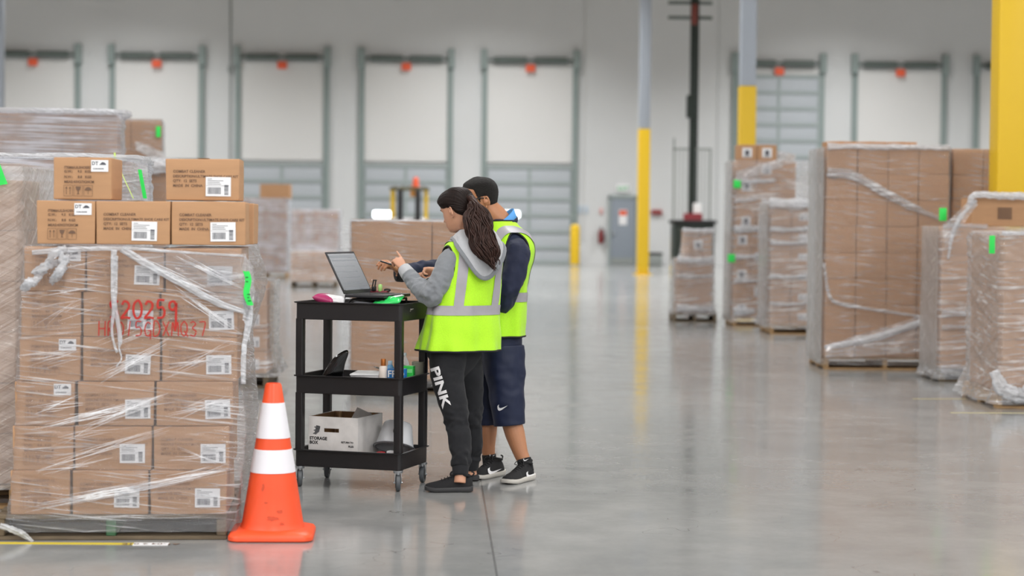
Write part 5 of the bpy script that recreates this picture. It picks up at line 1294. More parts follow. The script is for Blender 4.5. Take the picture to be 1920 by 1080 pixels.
# ------------------------------------------------------------------ people
from mathutils.bvhtree import BVHTree
M.update(
    skin_w=mat('light_tan_skin', 'c9967a', 0.5, sss=0.12), skin_m=mat('tan_skin', 'b67f5c', 0.5, sss=0.12, var=0.05, vscale=20),
    hair_w=mat('dark_brown_hair', '1a0f0c', 0.55, var=0.45, vscale=40, stretch=(3, 3, 0.6), spec=0.2), hair_m=mat('short_black_hair', '17120f', 0.6, var=0.4, vscale=120, bump=0.9, bscale=400),
    hair_tail=mat('wavy_brown_hair', '35201a', 0.5, var=0.5, vscale=25, stretch=(3, 3, 0.6), spec=0.35),
    hoodie=mat('grey_heather_sweatshirt', '7f8388', 0.9, var=0.06, vscale=60, bump=0.15, bscale=500, sheen=0.3), hood=mat('light_grey_hood', 'b4b6ba', 0.9, var=0.04, vscale=50, bump=0.15, bscale=500, sheen=0.3),
    tape=mat('silver_reflective_tape', 'a3a0a6', 0.4, var=0.03, vscale=30), trim=mat('black_binding', '151517', 0.7),
    navy=mat('navy_jacket', '121b38', 0.75, var=0.08, vscale=40, sheen=0.05), polo=mat('light_blue_collar', '5a9fe0', 0.8),
    sweat=mat('charcoal_sweatpants', '1b1c20', 0.92, var=0.12, vscale=70, sheen=0.05), shorts=mat('navy_sports_shorts', '111c3a', 0.6, var=0.06, vscale=30),
    shoe=mat('black_knit_shoe', '17171a', 0.75, bump=0.4, bscale=500), sole_b=mat('dark_grey_sole', '3a3a3c', 0.6), sole_w=mat('worn_white_sole', 'c9c5be', 0.6, var=0.06, vscale=20), sock=mat('black_sock', '161618', 0.9), mark=mat('white_mark', 'ececee', 0.6), eye=mat('eye_white', 'e8e4e0', 0.2), iris=mat('dark_iris', '1c120d', 0.15), lip=mat('rosy_lip', 'a8665a', 0.5))
def vest_mat():
    m, nt, b = new_mat('fluorescent_yellow_mesh_fabric')
    b.inputs['Base Color'].default_value = lin('b4f01e'); b.inputs['Roughness'].default_value = 0.7; b.inputs['Sheen Weight'].default_value = 0.2
    tc = N(nt, 'ShaderNodeTexCoord'); mp = N(nt, 'ShaderNodeMapping'); mp.inputs['Scale'].default_value = (230, 230, 330); nt.links.new(tc.outputs['Object'], mp.inputs[0])
    v = N(nt, 'ShaderNodeTexVoronoi'); v.inputs['Scale'].default_value = 1.0; nt.links.new(mp.outputs[0], v.inputs['Vector'])
    r = N(nt, 'ShaderNodeMapRange'); r.inputs['From Max'].default_value = 0.6; r.inputs['To Min'].default_value = 0.84; r.inputs['To Max'].default_value = 1.05; nt.links.new(v.outputs[0], r.inputs[0])
    sc = N(nt, 'ShaderNodeVectorMath', operation='SCALE'); sc.inputs[0].default_value = lin('b4f01e')[:3]; nt.links.new(r.outputs[0], sc.inputs['Scale']); nt.links.new(sc.outputs[0], b.inputs['Base Color'])
    bp = N(nt, 'ShaderNodeBump'); bp.inputs['Strength'].default_value = 0.25; bp.inputs['Distance'].default_value = 0.004; nt.links.new(v.outputs[0], bp.inputs['Height']); nt.links.new(bp.outputs[0], b.inputs['Normal'])
    return m
M['vest'] = vest_mat()
ZU = V(0, 0, 1)
class Body:
    def __init__(s, D, theta, root):
        t = rad(theta); s.D = D
        s.F = (-RX * math.cos(t) + FH * math.sin(t)).normalized(); s.L = ZU.cross(s.F).normalized(); s.root = root; s.off = -root.location.copy()
    def J(s, px, py, d=0.0): return P(px, py, s.D + d)
    def secs(s, rows, d=0.0):           # (px, py, a, b) -> tables over z
        r = sorted([(P(px, py, s.D + d), a, b) for px, py, a, b in rows], key=lambda q: q[0].z)
        s.sz = [q[0].z for q in r]; s.sx = [q[0].x for q in r]; s.sy = [q[0].y for q in r]; s.sa = [q[1] for q in r]; s.sb = [q[2] for q in r]
    def surf(s, phi, z, off=0.0, e=2.35):
        a = sinterp(s.sz, s.sa, z) + off; b = sinterp(s.sz, s.sb, z) + off
        c, n = math.cos(phi), math.sin(phi)
        k = (abs(c) ** e + abs(n) ** e) ** (-1 / e)
        return V(sinterp(s.sz, s.sx, z), sinterp(s.sz, s.sy, z), z) + s.L * (a * c * k) + s.F * (b * n * k)
def obj_of(g, name, m, parent, off, smooth=180): return g.build(name, m, parent, smooth=smooth, offset=off)
def headpt(phi, zn, s=1.0, grow=0.0):
    """local head surface: x right, y front, z up; phi 0 = front, + = left"""
    Z = [0, .06, .15, .25, .35, .45, .55, .65, .75, .85, .93, 1.0]
    fr = sinterp(Z, [.058, .080, .088, .088, .090, .091, .091, .095, .092, .078, .052, 0.004], zn)
    bk = sinterp(Z, [-.010, -.028, -.052, -.068, -.080, -.090, -.098, -.101, -.097, -.083, -.056, -.004], zn)
    hw_ = sinterp(Z, [.028, .044, .056, .063, .068, .071, .073, .0755, .0745, .066, .045, .003], zn)
    mid = -0.012
    c, n = math.cos(phi), math.sin(phi)
    e = 2.15; k = (abs(c) ** e + abs(n) ** e) ** (-1 / e)
    x = -(hw_ + grow) * n * k
    y = mid + ((fr - mid + grow) if c > 0 else (mid - bk + grow)) * c * k
    z = -0.115 + 0.23 * zn + grow * (zn - 0.5) * 2
    if grow == 0.0 and c > 0:
        gs = lambda X, Zc, sx, sz: math.exp(-((x - X) / sx) ** 2 - ((zn - Zc) / sz) ** 2)
        y += 0.024 * gs(0, .37, .012, .045) + 0.014 * gs(0, .45, .010, .07) + 0.006 * gs(.010, .355, .007, .03) + 0.006 * gs(-.010, .355, .007, .03)
        y -= 0.009 * (gs(.031, .52, .016, .05) + gs(-.031, .52, .016, .05))
        y += 0.004 * (gs(.032, .59, .02, .03) + gs(-.032, .59, .02, .03))
        y += 0.006 * gs(0, .235, .022, .022) + 0.005 * gs(0, .19, .018, .02) - 0.004 * gs(0, .212, .02, .008) + 0.005 * gs(0, .06, .018, .04)
    return V(x, y, z) * s
class Head:
    def __init__(s, c, F, pitch, scale=1.0, rollt=0.0):
        s.c = c; s.L = ZU.cross(F).normalized(); p = rad(pitch)
        s.f = F * math.cos(p) - ZU * math.sin(p); s.u = ZU * math.cos(p) + F * math.sin(p); s.s = scale
    def w(s, q): return s.c - s.L * q.x + s.f * q.y + s.u * q.z
    def add(s, g):
        n, m = 64, 56
        rs = [[s.w(headpt(2 * PI * i / n, j / m, s.s)) for i in range(n)] for j in range(m + 1)]
        g.rings(rs)
        for sd in (1, -1):                 # ears
            o = V(-sd * 0.0735, -0.014, -0.022) * s.s
            ax = V(-sd * 0.35, -0.9, 0.0).normalized()
            rim = []
            for i in range(17):
                t = -0.9 + 4.3 * i / 16
                rim.append((s.w(o + (ax * (0.014 * math.cos(t) + 0.010) + V(-sd * 0.006, 0, 0.030 * math.sin(t) * (1.0 if math.sin(t) > 0 else 0.85))) * s.s), 0.0048 * s.s))
            g.tube(rim, 10)
            g.tube([(s.w(o + V(sd * 0.006, -0.004, 0.022) * s.s), 0.009), (s.w(o + (ax * 0.010 + V(-sd * 0.001, 0, 0.0)) * s.s), 0.013), (s.w(o + V(sd * 0.004, -0.006, -0.022) * s.s), 0.008)], 10)
            g.tube([(s.w(o + (V(0, 0.004, -0.024) + ax * 0.004) * s.s), 0.006), (s.w(o + (V(-sd * 0.002, 0.002, -0.031) + ax * 0.006) * s.s), 0.0055)], 8)
    def features(s, root, off, brow, lash=True):
        for sd in (1, -1):
            p = s.w(V(sd * 0.031, 0.0635, 0.0045) * s.s)
            e = MB().lathe([(0.0002, -0.0115), (0.008, -0.008), (0.0115, 0), (0.008, 0.008), (0.0002, 0.0115)], c=p, n=16, axis=s.f)
            eo = e.build('eye', M['eye'], root, offset=off, smooth=180)
            MB().lathe([(0.0055, 0.0), (0.0045, 0.0016), (0.0002, 0.002)], c=s.w(V(sd * 0.031, 0.0742, 0.002) * s.s), n=14, axis=s.f).build('iris', M['iris'], eo, offset=off, smooth=180)
            g = MB(); pts = [(s.w((headpt(-sd * a, 0.61 + 0.02 * math.sin((a - 0.15) * 4), 1.0) + V(0, 0.002, 0)) * s.s), r) for a, r in ((0.14, 0.002), (0.3, 0.0035), (0.46, 0.003), (0.58, 0.0012))]
            g.tube(smooth_path(pts, 14), 8, flat=0.7); g.build('eyebrow', brow, root, offset=off, smooth=180)
        g = MB()
        for zn, r in ((0.232, 0.0042), (0.194, 0.005)):
            g.tube(smooth_path([(s.w((headpt(a, zn) + V(0, 0.0, 0)) * s.s), r * (1 - (a / 0.34) ** 2) + 0.0006) for a in (-0.3, -0.15, 0, 0.15, 0.3)], 16), 8)
        g.build('lips', M['lip'], root, offset=off, smooth=180)
    def cap(s, hairline, grow, amp=0.0, freq=40, n=220, m=120, comb=False):
        g = MB(); vs = {}
        keep = lambda q: q.z > hairline(q.y, abs(q.x))
        grid = []
        for j in range(m + 1):
            zn = 0.0 + j / m; row = []
            for i in range(n):
                ph = 2 * PI * i / n
                q0 = headpt(ph, zn); h = (q0.z - hairline(q0.y, abs(q0.x)))
                t = max(0.0, min(1.0, h / 0.02)); q = headpt(ph, zn, 1.0, 0.0015 + grow * t)
                if amp:
                    al_ = math.atan2(q.x, q.z + 0.02 - 0.25 * q.y) if comb else 0.0
                    wv_ = (noise.noise(V(al_ * 22, q.y * 6, 1)) + 0.7 * noise.noise(V(al_ * 55, q.y * 10, 2))) if comb else noise.noise(q * freq)
                    q += (q - V(0, -0.01, 0.0)).normalized() * (amp * t * wv_)
                row.append((q * s.s, h))
            grid.append(row)
        for j in range(m):
            for i in range(n):
                k = (i + 1) % n
                cs = (grid[j][i], grid[j][k], grid[j + 1][k], grid[j + 1][i])
                if max(c[1] for c in cs) < 0.0: continue
                f = []
                for (jj, ii) in ((j, i), (j, k), (j + 1, k), (j + 1, i)):
                    if (jj, ii) not in vs: vs[(jj, ii)] = g.bm.verts.new(s.w(grid[jj][ii][0]))
                    f.append(vs[(jj, ii)])
                g.bm.faces.new(f)
        return g
def hand(g, w, d, n, side, curls, sc=1.0, thumb=(0.55, 0.75, 0.35), tl=1.0):
    """w wrist, d finger direction, n the way the palm faces, side +1/-1 puts the thumb on d x n"""
    d = d.normalized(); n = (n - d * n.dot(d)).normalized(); t = d.cross(n) * side
    k = sc
    def ringat(c, a, b, e=2.6, m=18):
        out = []
        for i in range(m):
            f = 2 * PI * i / m; co, si = math.cos(f), math.sin(f); q = (abs(co) ** e + abs(si) ** e) ** (-1 / e)
            out.append(c + t * (a * co * q) + n * (b * si * q))
        return out
    g.rings([ringat(w - d * 0.05 * k, 0.024 * k, 0.020 * k), ringat(w, 0.026 * k, 0.019 * k), ringat(w + d * 0.03 * k, 0.034 * k, 0.017 * k), ringat(w + d * 0.065 * k, 0.040 * k, 0.0145 * k), ringat(w + d * 0.088 * k, 0.039 * k, 0.011 * k), ringat(w + d * 0.096 * k, 0.034 * k, 0.007 * k)])
    for i in range(4):
        b0 = w + d * (0.086 - 0.004 * abs(i - 1)) * k + t * (0.0305 - 0.0203 * i) * k
        Ln = (0.072, 0.080, 0.074, 0.058)[i] * k; c = curls[i]
        spread = t * (0.10 - 0.07 * i)
        p = b0; pts = [(b0 - d * 0.02 * k, 0.0092 * k), (p, 0.0094 * k)]; ang = 0
        for seg, (lf, da) in enumerate(((0.44, 62), (0.31, 78), (0.25, 48))):
            ang += rad(da) * c
            dr = ((d + spread * (1 - c)) .normalized() * math.cos(ang) + n * math.sin(ang))
            p1 = p + dr * Ln * lf
            pts.append(((p + p1) / 2, (0.0086 - 0.0007 * seg) * k)); pts.append((p1, (0.0088 - 0.0009 * seg) * k)); p = p1
        pts.append((p + dr * 0.005 * k, 0.0035 * k))
        g.tube(pts, 12, up=n)
    b0 = w + d * 0.022 * k + t * 0.018 * k
    td = (d * thumb[0] + t * thumb[1] + n * thumb[2]).normalized(); td2 = (td + d * 0.7).normalized(); td3 = (td2 + d * 0.5 + n * 0.2).normalized()
    p1 = b0 + td * 0.042 * k; p2 = p1 + td2 * 0.032 * k * tl; p3 = p2 + td3 * 0.024 * k * tl
    g.tube([(b0 - td * 0.01, 0.013 * k), (b0 + td * 0.02 * k, 0.0135 * k), (p1, 0.0108 * k), ((p1 + p2) / 2, 0.0098 * k), (p2, 0.0098 * k), (p3, 0.0078 * k), (p3 + td3 * 0.005 * k, 0.003 * k)], 12)
    return p3
def limb(g, pts, n=40, seg=20, amp=0.0, freq=9, seed=0, foldat=None, e=1.0):
    path = smooth_path(pts, n); sd = V(seed * 5.3, seed * 1.7, 0)
    def disp(s, f):
        if not amp: return 0.0
        w = 1.0 if foldat is None else 0.25 + max(math.exp(-((s - a) / b) ** 2) * h for a, b, h in foldat)
        return amp * w * (noise.noise(V(math.cos(f) * 1.2, math.sin(f) * 1.2, s * freq) + sd) + 0.55 * noise.noise(V(math.cos(f) * 2.4, math.sin(f) * 2.4, s * freq * 2.2) + sd))
    g.tube(path, seg, disp=disp, up=V(0.2, 0.9, 0.3)); return path
def remeshed(g, name, m, root, off, vox, smooth=4, fac=0.5):
    o = g.build(name, m, root, smooth=None, offset=off)
    modded(o, ('REMESH', dict(mode='VOXEL', voxel_size=vox, use_smooth_shade=True)), ('SMOOTH', dict(factor=fac, iterations=smooth)))
    return o
def decal(name, polys, fn, target, off, m, parent, lift=0.0016, sub=0.02):
    """lay flat outlines (already in picture points through fn) onto the surface of target as a thin skin"""
    me = target.data; vs = [v.co - off for v in me.vertices]
    bv = BVHTree.FromPolygons(vs, [tuple(p.vertices) for p in me.polygons])
    g = MB()
    for poly in polys: g.bm.faces.new([g.bm.verts.new(V(x, y, 0)) for x, y in poly]) if not isinstance(poly, bpy.types.Mesh) else g.bm.from_mesh(poly)
    g.bm.normal_update()
    bmesh.ops.triangulate(g.bm, faces=g.bm.faces)
    for _ in range(7):
        es = [e for e in g.bm.edges if e.calc_length() > sub]
        if not es: break
        bmesh.ops.subdivide_edges(g.bm, edges=es, cuts=1); bmesh.ops.triangulate(g.bm, faces=g.bm.faces)
    bad = []
    for v in g.bm.verts:
        px, py = fn(v.co.x, v.co.y); d = ray(px, py).normalized()
        h = bv.ray_cast(CAM, d)
        if h[0] is None: bad.append(v); v.co = CAM + d * 10; continue
        nn = h[1] if h[1].dot(d) < 0 else -h[1]
        v.co = h[0] + nn * lift - d * lift * 0.5
    if bad: bmesh.ops.delete(g.bm, geom=bad, context='VERTS')
    return g.build(name, m, parent, smooth=180, offset=off)
SWOOSH = smooth2([(0.0, 0.42), (0.02, 0.18), (0.1, 0.03), (0.22, 0.0), (0.4, 0.06), (0.7, 0.26), (1.0, 0.46)], 22) + smooth2([(1.0, 0.46), (0.6, 0.32), (0.38, 0.245), (0.25, 0.24), (0.17, 0.29), (0.14, 0.40), (0.16, 0.56)], 18)[1:]
def swoosh_fn(x0, y0, w, h, tilt=0.0):
    return lambda x, y: (x0 + x * w, y0 - y * h / 0.56 + tilt * x)

def shoe(root, off, heel, toe, name, label, upper, sole, lift=0.0, tall=1.0, laces=True):
    f = (toe - heel); f.z = 0; Ls = f.length; f.normalize(); r = f.cross(ZU)
    W = lambda x, y, z: heel + f * x * Ls + r * y + ZU * (z)
    S_ = [0.0, .04, .12, .25, .4, .55, .7, .82, .92, .98, 1.0]
    hw_ = lambda s: sinterp(S_, [.018, .028, .034, .035, .036, .041, .046, .045, .036, .022, .010], s)
    top = lambda s: sinterp(S_, [.062, .080, .092, .094, .090, .074, .060, .052, .046, .040, .034], s) * tall
    sp = lambda s: 0.010 * max(0, (s - 0.75) / 0.25) ** 1.6 + 0.006 * max(0, (0.08 - s) / 0.08)
    st_ = lambda s: 0.030 - 0.008 * s
    g = MB(); rs = []; n = 28
    for k in range(41):
        s = k / 40; a = hw_(s); z0 = sp(s) + st_(s) - 0.004; h = max(0.006, top(s) - z0); ring = []
        for i in range(n):
            t = 2 * PI * i / n; c, q = math.cos(t), math.sin(t)
            if q >= 0: yy = a * (abs(c) ** 0.85) * (1 if c >= 0 else -1) * (1 - 0.32 * q * (1 if s < 0.6 else 0.6)); zz = z0 + h * q ** 0.9
            else: yy = a * c; zz = z0 + 0.006 * q
            ring.append(W(s, yy, zz))
        rs.append(ring)
    g.rings(rs)
    u = g.build(name, upper, root, smooth=70, offset=off); u['label'] = label
    g = MB(); rs = []
    out = lambda s: hw_(s) + 0.0055
    for zf, grow in ((0.0, -0.006), (0.12, 0.0), (0.6, 0.003), (0.95, 0.001), (1.0, -0.004)):
        ring = []
        for k in range(33):
            s = k / 32; ring.append(W(-0.012 + 1.024 * s, out(s) + grow, sp(s) + st_(s) * zf + 0.001))
        for k in range(33):
            s = 1 - k / 32; ring.append(W(-0.012 + 1.024 * s, -out(s) - grow, sp(s) + st_(s) * zf + 0.001))
        rs.append(ring)
    g.rings(rs); g.build('sole', sole, u, smooth=50, offset=off)
    g = MB(); pts = []
    for i in range(25):
        t = 2 * PI * i / 24; pts.append((W(0.20 + 0.135 * math.cos(t), 0.029 * math.sin(t), 0.094 * tall - 0.012 * (math.cos(t) < -2) + 0.008 * math.cos(t)), 0.0065))
    g.tube(pts, 10, cap=False); g.build('collar', upper, u, smooth=180, offset=off)
    if laces:
        g = MB()
        for k in range(5):
            s = 0.38 + 0.065 * k; z = top(s) + 0.002
            g.tube(smooth_path([(W(s, -0.02, z - 0.010), 0.0024), (W(s + 0.02, 0, z + 0.002), 0.0024), (W(s + 0.01, 0.02, z - 0.010), 0.0024)], 9), 6)
        for sg_ in (-1, 1):
            g.tube(smooth_path([(W(0.37, 0, 0.094 * tall), 0.002), (W(0.42, sg_ * 0.018, 0.108 * tall), 0.002), (W(0.48, sg_ * 0.028, 0.092 * tall), 0.002), (W(0.46, sg_ * 0.014, 0.088 * tall), 0.002)], 14), 6)
        g.tube(smooth_path([(W(0.33, 0, 0.09 * tall), 0.014), (W(0.36, 0, 0.108 * tall), 0.012), (W(0.35, 0, 0.118 * tall), 0.006)], 8), 12, flat=0.3)
        g.build('laces', upper if sole is M['sole_b'] else M['trim'], u, smooth=180, offset=off)
    g = MB(); g.tube(smooth_path([(W(0.02, 0, 0.08 * tall), 0.004), (W(-0.03, 0, 0.1 * tall), 0.004), (W(0.03, 0, 0.108 * tall), 0.004)], 10), 8); g.build('pull_tab', upper, u, smooth=180, offset=off)
    return u

def vest(B, zlo, zhi, hole, stripes, ztape, folds, name='safety_vest'):
    """open armhole vest from the section tables; hole = (f0, z0, rf, rz) on both sides"""
    n, m = 168, 110
    f0, z0, rf, rz = hole
    def wave(phi, z):
        t = max(0, min(1, (zhi - z) / (zhi - zlo)))
        return folds * t * t * (0.8 * math.sin(7 * phi + 5 * z) + 0.6 * math.sin(12 * phi - 9 * z + 1) + 0.8 * noise.noise(V(math.cos(phi) * 3, math.sin(phi) * 3, z * 7))) + 0.004 * noise.noise(V(math.cos(phi) * 2.2, math.sin(phi) * 2.2, z * 13))
    def pt(phi, z, off=0.0): return B.surf(phi, z, wave(phi, z) + off)
    def hd(p, z):
        cx = V(sinterp(B.sz, B.sx, z), sinterp(B.sz, B.sy, z), z)
        return ((p - cx).dot(B.F) - f0) / rf, (z - z0) / rz
    g = MB(); vs = []
    for j in range(m + 1):
        z = zlo + (zhi - zlo) * j / m; row = []
        for i in range(n):
            phi = 2 * PI * i / n; p = pt(phi, z); a, b = hd(p, z); dd = math.hypot(a, b)
            row.append((g.bm.verts.new(p), dd if abs(math.cos(phi)) > 0.30 else 9, a, b))
        vs.append(row)
    for j in range(m):
        for i in range(n):
            k = (i + 1) % n; q = (vs[j][i], vs[j][k], vs[j + 1][k], vs[j + 1][i])
            if min(x[1] for x in q) < 1.0 and sum(x[1] for x in q) / 4 < 1.04: continue
            g.bm.faces.new([x[0] for x in q])
    for row in vs:
        for v, dd, a, b in row:
            if v.link_faces and dd < 1.25 and any(len(e.link_faces) == 1 for e in v.link_edges):
                k = 1.0 / max(dd, 0.2); v.co += B.F * (a * (k - 1) * rf) + ZU * (b * (k - 1) * rz)
    bmesh.ops.delete(g.bm, geom=[v for v in g.bm.verts if not v.link_faces], context='VERTS')
    # binding along every open edge
    loops = []; seen = set()
    for e in g.bm.edges:
        if len(e.link_faces) != 1 or e in seen: continue
        lp = [e.verts[0]]; cur = e; v = e.verts[1]; seen.add(e)
        while v is not lp[0]:
            lp.append(v); nx = [x for x in v.link_edges if len(x.link_faces) == 1 and x not in seen]
            if not nx: break
            cur = nx[0]; seen.add(cur); v = cur.other_vert(v)
        loops.append([x.co.copy() for x in lp])
    vo = obj_of(g, name, M['vest'], B.root, B.off)
    md = vo.modifiers.new('solidify', 'SOLIDIFY'); md.thickness = 0.003; md.offset = 0
    for lp in loops:
        if len(lp) < 20: continue
        for _ in range(3): lp = [(lp[i - 1] + lp[i] * 2 + lp[(i + 1) % len(lp)]) / 4 for i in range(len(lp))]
        t = MB(); t.tube([(p, 0.0055) for p in lp + lp[:2]], 8, cap=False); t.build('binding', M['trim'], vo, smooth=180, offset=B.off)
    def band(phis, zs, nm):
        t = MB(); t.rings([[pt(p, z, 0.0045) for p in phis] for z in zs], closed=False); t.build(nm, M['tape'], vo, smooth=180, offset=B.off)
    N2 = 140
    ph = [2 * PI * i / N2 for i in range(N2 + 1)]
    band(ph, [ztape - 0.026 + 0.052 * i / 6 for i in range(7)], 'reflective_tape')
    def phi_at(l, z, front):
        lo, hi = 0.0, PI / 2
        for _ in range(24):
            md_ = (lo + hi) / 2
            if (B.surf(md_, z) - V(sinterp(B.sz, B.sx, z), sinterp(B.sz, B.sy, z), z)).dot(B.L) > l: lo = md_
            else: hi = md_
        return lo if front else -lo
    def ridge(l):                      # height at which the half width has shrunk to l
        lo, hi = ztape, zhi
        for _ in range(24):
            md_ = (lo + hi) / 2
            if sinterp(B.sz, B.sa, md_) > l: lo = md_
            else: hi = md_
        return lo
    for lf, lb, mir in stripes:
        rows = []
        for front, k0 in ((True, lf), (False, lb)):
            part = []
            for j in range(46):
                u_ = 1 - (1 - j / 45) ** 2; row = []
                for i in range(7):
                    l_ = k0 + (lf - k0) * u_ + (i / 6 - 0.5) * 0.05
                    zt2 = ridge(l_); z = ztape + (zt2 - 0.0015 - ztape) * u_
                    ph_ = phi_at(l_, z, front); row.append(pt(PI - ph_ if mir else ph_, z, 0.0045 + 0.006 * u_ ** 6))
                part.append(row)
            rows += part if front else part[::-1]
        t = MB(); t.rings(rows, closed=False); t.build('reflective_tape', M['tape'], vo, smooth=180, offset=B.off)
    t = MB(); t.rings([[pt(PI / 2 + (i - 2) * 0.02, zlo + (zhi - 0.12 - zlo) * j / 40, 0.005) for i in range(5)] for j in range(41)], closed=False); t.build('zip_strip', M['trim'], vo, smooth=180, offset=B.off)
    return vo, pt

# ================================================================= the woman at the cart
w0 = P(858, 900, 10.82); w0.z = 0
W = empty('person', w0); tag(W, 'person with a dark ponytail in grey hoodie and yellow safety vest beside the cart', 'person')
B = Body(10.82, 57, W); J = B.J
B.secs([(862, 662, .232, .176), (862, 652, .230, .174), (866, 620, .218, .158), (870, 580, .205, .142), (877, 540, .190, .132), (883, 500, .182, .126), (887, 474, .180, .112), (888, 460, .163, .098), (889, 448, .12, .082), (889, 438, .078, .074), (889, 432, .07, .07)])
zy = lambda y: J(870, y).z
hdw = Head(J(857, 394), (-RX * math.cos(rad(40)) + FH * math.sin(rad(40))).normalized(), 20, 0.97)
g = MB()
hdw.add(g)
g.tube(smooth_path([(J(892, 470), .055), (J(888, 448), .05), (J(878, 428), .047), (J(868, 412), .05), (J(863, 398), .05)], 20), 24)
rows = [(855, 672, .09, .06), (856, 650, .12, .08), (864, 590, .115, .08), (882, 510, .145, .1), (888, 475, .145, .085), (889, 455, .10, .07), (889, 446, .055, .055)]
g.rings([[J(px, py) + B.L * (a * math.cos(2 * PI * i / 32)) + B.F * (b * math.sin(2 * PI * i / 32)) for i in range(32)] for px, py, a, b in rows])
armL = [(J(848, 478, -.09), .045), (J(832, 518, -.125), .04), (J(806, 552, -.145), .036), (J(785, 537, -.08), .034), (J(764, 513, -.03), .027), (J(758, 505, -.012), .025)]
armR = [(J(926, 482, .09), .045), (J(905, 520, .14), .04), (J(876, 546, .19), .036), (J(852, 527, .16), .033), (J(836, 514, .125), .026), (J(826, 510, .115), .024)]
limb(g, armL, 30); limb(g, armR, 30)
dl = (J(741, 481, 0.035) - J(759, 506, -0.012)).normalized()
hand(g, J(757.5, 503.5, -.008), dl, (FH * 0.8 - RX * 0.45 - ZU * 0.15), -1, (0.06, 0.6, 0.75, 0.8), 0.82, thumb=(0.75, 0.35, 0.6))
hand(g, J(825, 508.5, .112), (-RX * 0.97 + ZU * 0.02 + FH * 0.08), (-ZU * 0.85 - FH * 0.45), -1, (0.10, 0.72, 0.85, 0.9), 0.95, thumb=(0.8, 0.35, 0.5))
for pts in ([(J(846, 665, -.06), .065), (J(842, 710, -.085), .06), (J(858, 793, -.13), .044), (J(863, 840, -.175), .040), (J(863.5, 872, -.203), .030), (J(863, 893, -.222), .031), (J(862, 906, -.23), .034)],
            [(J(866, 665, .06), .065), (J(876, 710, .09), .06), (J(884, 793, .14), .044), (J(886, 840, .175), .038), (J(884, 862, .185), .030), (J(883, 880, .198), .031), (J(883, 890, .2), .034)]):
    limb(g, pts, 30)
bodyw = remeshed(g, 'body', M['skin_w'], W, B.off, 0.0036, 5, 0.5)
hdw.features(W, B.off, M['hair_w'])
# hair
hl = lambda y, x: interp([-.11, -.08, -.045, -.015, .01, .03, .055, .075, .1], [-.085, -.07, -.035, .008, .018, .02, .03, .058, .066], y)
hc = hdw.cap(hl, 0.013, amp=0.0022, comb=True)
hair = hc.build('hair', M['hair_w'], W, smooth=180, offset=B.off)
g = MB(); q = random.Random(12)
pb = hdw.w(V(0, -0.112, 0.028))
for k in range(300):
    a = q.uniform(0, 2 * PI); r = math.sqrt(q.uniform(0, 1)); du, dv = r * math.cos(a), r * math.sin(a)
    wv, ph = q.uniform(0.5, 1.1), q.uniform(0, 6)
    st = pb + hdw.L * (0.018 * dv) + ZU * (0.018 * du); pts = [(pb + (hdw.f * 0.05 + ZU * 0.01 * du + hdw.L * 0.02 * dv), 0.010), (st, 0.008)]
    ln = q.uniform(0.78, 1.02) if du < 0.2 else q.uniform(0.6, 0.95)
    for i in range(1, 14):
        t = i / 13 * ln
        cx = interp([0, .12, .25, .45, .65, .85, 1.02], [888, 893, 895, 899, 908, 921, 931], t); cy = interp([0, .12, .25, .45, .65, .85, 1.02], [378, 388, 404, 433, 462, 487, 508], t)
        hw_ = interp([0, .12, .25, .5, .7, .9, 1.02], [6, 18, 26, 28, 25, 15, 5], t); dp = interp([0, .15, .4, .7, 1.02], [-.105, -.13, -.155, -.165, -.15], t)
        x = cx + du * hw_ + wv * 4.2 * math.sin(t * 16 + 0.5 * ph + 2.5 * du) + 1.5 * math.sin(t * 33 + ph); d = dp - 0.035 * dv + 0.008 * math.sin(t * 14 + ph * 2)
        pts.append((J(x, cy + 2 * math.cos(t * 11 + ph), d), interp([0, .3, .8, 1.02], [0.0034, 0.0046, 0.0036, 0.0006], t) * q.uniform(0.5, 1.25)))
    g.tube(smooth_path(pts, 40), 6, flat=0.8)
g.tube(smooth_path([(pb, .014), (J(893, 392, -.125), .028), (J(895, 420, -.145), .045), (J(903, 450, -.155), .045), (J(913, 475, -.16), .032), (J(922, 490, -.155), .012)], 30), 20, flat=0.7, disp=lambda s, f: 0.004 * math.sin(7 * f + 8 * s) + 0.003 * math.sin(13 * f - 14 * s))
pony = g.build('ponytail', M['hair_tail'], hair, smooth=180, offset=B.off); pony['label'] = 'long wavy ponytail'
g = MB(); ta_ = [(pb + hdw.L * (0.019 * math.cos(t)) + ZU * (0.019 * math.sin(t)) - hdw.f * 0.004, 0.006) for t in [2 * PI * i / 20 for i in range(21)]]
g.tube(ta_, 8, cap=False); g.build('hair_tie', M['trim'], hair, smooth=180, offset=B.off)
# hoodie
g = MB()
zs = [zy(640) + (zy(436) - zy(640)) * j / 40 for j in range(41)]
g.rings([[B.surf(2 * PI * i / 48, z, -0.018) for i in range(48)] for z in zs])
fl = [(0.55, 0.16, 1.6), (0.8, 0.12, 1.2), (0.02, 0.1, 0.6)]
limb(g, [(J(858, 482, -.06), .062), (J(842, 490, -.10), .062), (J(830, 518, -.13), .061), (J(811, 550, -.148), .060), (J(797, 547, -.12), .055), (J(780, 532, -.075), .047), (J(768, 517, -.037), .041), (J(764, 513, -.03), .039)], 60, 30, amp=0.011, freq=17, seed=1, foldat=fl)
limb(g, [(J(918, 484, .06), .066), (J(905, 518, .135), .060), (J(876, 546, .19), .056), (J(852, 527, .165), .046), (J(838, 515, .13), .037)], 50, 26, amp=0.008, freq=15, seed=2, foldat=fl)
hd_ = remeshed(g, 'hoodie', M['hoodie'], W, B.off, 0.0045, 3, 0.4)
